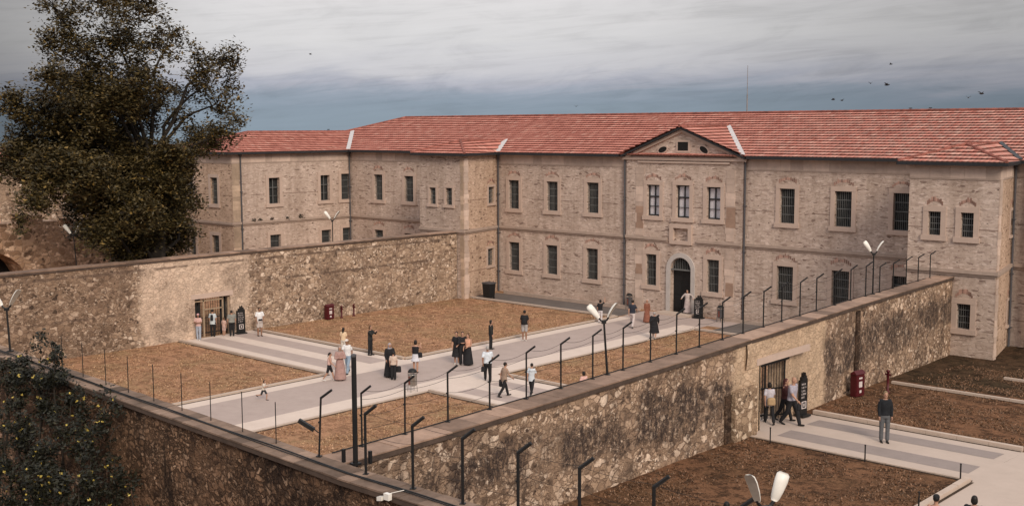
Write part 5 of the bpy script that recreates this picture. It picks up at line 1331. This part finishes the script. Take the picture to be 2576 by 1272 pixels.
# middle of the yard
P_(663.5, 951, 1006, 'small child running alone on the asphalt at lower left', 60, top=(.62, .55, .48), bot=(.04, .045, .05), botk='shorts', pose='run', hair=HB, hairk='bob', skin=SKIN)
P_(864.7, 822, 891, 'young woman with dark hair in pale yellow top behind the white capped person', 160, top=(.66, .50, .34), bot=(.55, .50, .45), hairk='long')
P_(875, 848, 939, 'tall person in white cap, white shirt and blue jeans', -25, top=(.74, .74, .76), bot=(.26, .34, .44), hair=HBR, hat=(.70, .64, .60), pose='walk', skin=SKIN2)
P_(856, 868, 956, 'woman in long dusty rose dress and headscarf walking toward camera', 10, top=(.36, .23, .21), bot=(.36, .23, .21), topk='long', botk='longskirt', hair=cloth((.34, .27, .25)), hairk='scarf', pose='crossed', build=1.1)
P_(829, 882, 957, 'girl in pink sleeveless top and black shorts with tied black hair', 80, top=(.62, .42, .38), topk='tank', bot=BLK, botk='shorts', hairk='tail', pose='walk', shoes=SHOE_W)
P_(932, 816, 893, 'person in black holding up a phone at the grass corner', 60, topk='long', hair=HBR, hairk='bob', pose='phones', bot=BLK)
P_(981, 860, 948, 'woman in black coat and lilac grey headscarf behind the child with backpack', 15, topk='long', botk='longskirt', bot=BLK, top=BLK, hair=cloth((.36, .34, .38)), hairk='scarf', build=1.1, pose='carry')
a = P_(990, 882, 955, 'child in beige top and black trousers beside the woman in lilac headscarf', 175, top=(.56, .44, .37), bot=BLK, botk='wide', pose='stand', build=1.05)
bag(a, 'black bag hanging beside the child in beige', side=1, off=(.08, 0, -.30), sz=(.26, .14, .30))
a = P_(1046, 853, 937, 'woman in black strap top and short white skirt photographing with a phone', 165, top=BLK, topk='tank', bot=(.58, .58, .64), botk='skirt', hairk='bob', pose='phone', shoes=SHOE_D)
bag(a, 'round black shoulder bag on the hip of the woman in white skirt', at=(.24, -.02, 1.0), off=(0, 0, -.16), sz=(.26, .12, .26), strap=False, name='shoulder_bag')
P_(1149, 831, 915, 'woman in short black dress with bare legs, left of the trio in black', -10, top=BLK, bot=BLK, botk='dress', topk='tee', hairk='long', pose='carry', shoes=SHOE_W)
P_(1164, 831, 917, 'person all in black in the middle of the trio', 5, top=BLK, bot=BLK, topk='long', botk='wide', hairk='long', pose='crossed')
P_(1178, 836, 918, 'woman in peach top and long black skirt, right of the trio', -30, top=(.66, .36, .25), topk='tank', bot=BLK, botk='longskirt', hair=HBR, hairk='long', pose='carry')
P_(1235, 803, 878, 'person all in black standing in profile behind the white shirted man', 85, topk='long', bot=BLK, hairk='bob', pose='stand', build=1.1)
a = P_(1227, 866, 959, 'man in pale blue shirt and black trousers walking away with a bag', 185, top=(.60, .65, .72), topk='tee', bot=BLK, hair=HG, pose='walk', build=1.15, skin=SKIN2)
bag(a, 'small black bag in the left hand of the man in pale blue shirt', side=-1, sz=(.20, .10, .26), off=(0, 0, -.30))
a = P_(1319.6, 778, 857, 'person with black backpack and light grey shorts by the lawn edge', 170, top=BLK, bot=(.36, .34, .34), botk='shorts', pose='stand', shoes=SHOE_W, skin=SKIN2)
bag(a, 'black backpack on the person with grey shorts', at=(0, -.19, 1.2), off=(0, 0, -.22), sz=(.30, .17, .44), strap=False, name='backpack')
a = P_(1268.6, 906, 997, 'woman in brown patterned blouse and black trousers striding to the right', 120, top=(.32, .23, .18), topk='blouse', bot=BLK, pose='walk', hairk='short')
bag(a, 'black bag carried by the woman in brown patterned blouse', side=-1, sz=(.28, .10, .32), off=(0, 0, -.30))
P_(1337, 909, 993, 'person in long pale blue shirt and black trousers near the right wall', 160, top=(.55, .60, .66), topk='blouse', bot=BLK, hairk='short', pose='walk')
P_(1468.5, 931, 1012, 'person in pink top with dark hair whose head shows above the right wall', -150, top=(.66, .42, .38), bot=BLK, hairk='bob')
# by the entrance
P_(1510, 752, 812, 'person in black top and white trousers raising an arm by the forecourt', 170, top=BLK, bot=(.55, .52, .54), pose='raise', hairk='bob')
P_(1590.7, 751, 824, 'person in black shirt and pale trousers walking to the entrance', 165, top=(.03, .035, .05), bot=(.52, .45, .44), botk='wide', pose='walk')
P_(1627, 752, 811, 'woman in long rust brown patterned dress near the entrance', 20, top=(.22, .09, .06), bot=(.24, .10, .07), topk='long', botk='longskirt', hair=cloth((.42, .26, .20)), hairk='scarf')
P_(1645.7, 781, 851, 'person in wide black coat walking away near the path end', 175, top=BLK, topk='long', bot=BLK, botk='dress', hair=HG, hairk='short', pose='walk', shoes=SHOE_W, build=1.25)
q_ = oy(1728.8, 781, 62.72); person((q_.x, q_.y, .14), TOCAM(q_)-.3, 1.58, 'woman in long white dress standing in the arched doorway', top=(.50, .43, .41), topk='long', bot=(.48, .40, .39), botk='longskirt', hairk='bob', pose='out')
# east court
INFO_Z = 1.3
a = P_(1935, 956, 1065, 'woman in white blouse with tan bag at the right gate', 195, z=1.3, top=(.50, .47, .52), topk='blouse', bot=BLK, pose='walk', hairk='bob')
bag(a, 'tan patterned shoulder bag on the woman in white at the right gate', at=(.02, -.20, 1.1), off=(0, 0, -.26), sz=(.32, .12, .28), col=(.42, .29, .17), strap=True, name='shoulder_bag')
a = P_(1990.6, 940, 1069, 'bald man in lilac grey T shirt and black jeans leaving the right gate', 62, z=1.3, top=(.36, .34, .40), bot=BLK, hairk=None, pose='walk', build=1.15)
bag(a, 'dark bag with white print in the hand of the bald man', side=1, sz=(.22, .10, .24), off=(0, 0, -.28))
P_(1972, 952, 1057, 'person in dark maroon top half hidden behind the bald man', 70, z=1.3, hfix=1.66, top=(.09, .035, .035), topk='long', bot=BLK, hair=plain('maroon hair', (.09, .03, .03)), hairk='long', pose='walk')
P_(2224, 979, 1112, 'man in black top and grey jeans walking on the right court path', 15, z=1.3, top=(.018, .02, .024), topk='long', bot=(.11, .115, .125), hair=plain('dark blond hair', (.20, .14, .08)), pose='stand', build=1.0)
def headonly(px, ptop, label, Hh, **kw):
    q = oz(px, ptop, 1.3+Hh); rz = TOCAM(q)+R(kw.pop('turn', 0)); return q, rz, *person((q.x, q.y, 1.3), rz, Hh, label, **kw)[1:]
headonly(2355.5, 1243, 'person in black cap with tan shoulders at the bottom right corner', 1.68, turn=170, top=(.42, .25, .18), topk='tank', bot=BLK, hat=(.02, .02, .022), hairk='short')
headonly(2451.8, 1245, 'person in black coat with black hair at the lower right corner', 1.66, turn=175, top=BLK, topk='long', bot=BLK, build=1.2, hairk='bob')
headonly(1828, 1260, 'person whose dark head just shows at the bottom edge', 1.65, turn=175, top=BLK, bot=BLK, hairk='bob')
print('faces', sum(len(m.polygons) for m in bpy.data.meshes), 'objects', len(bpy.data.objects))
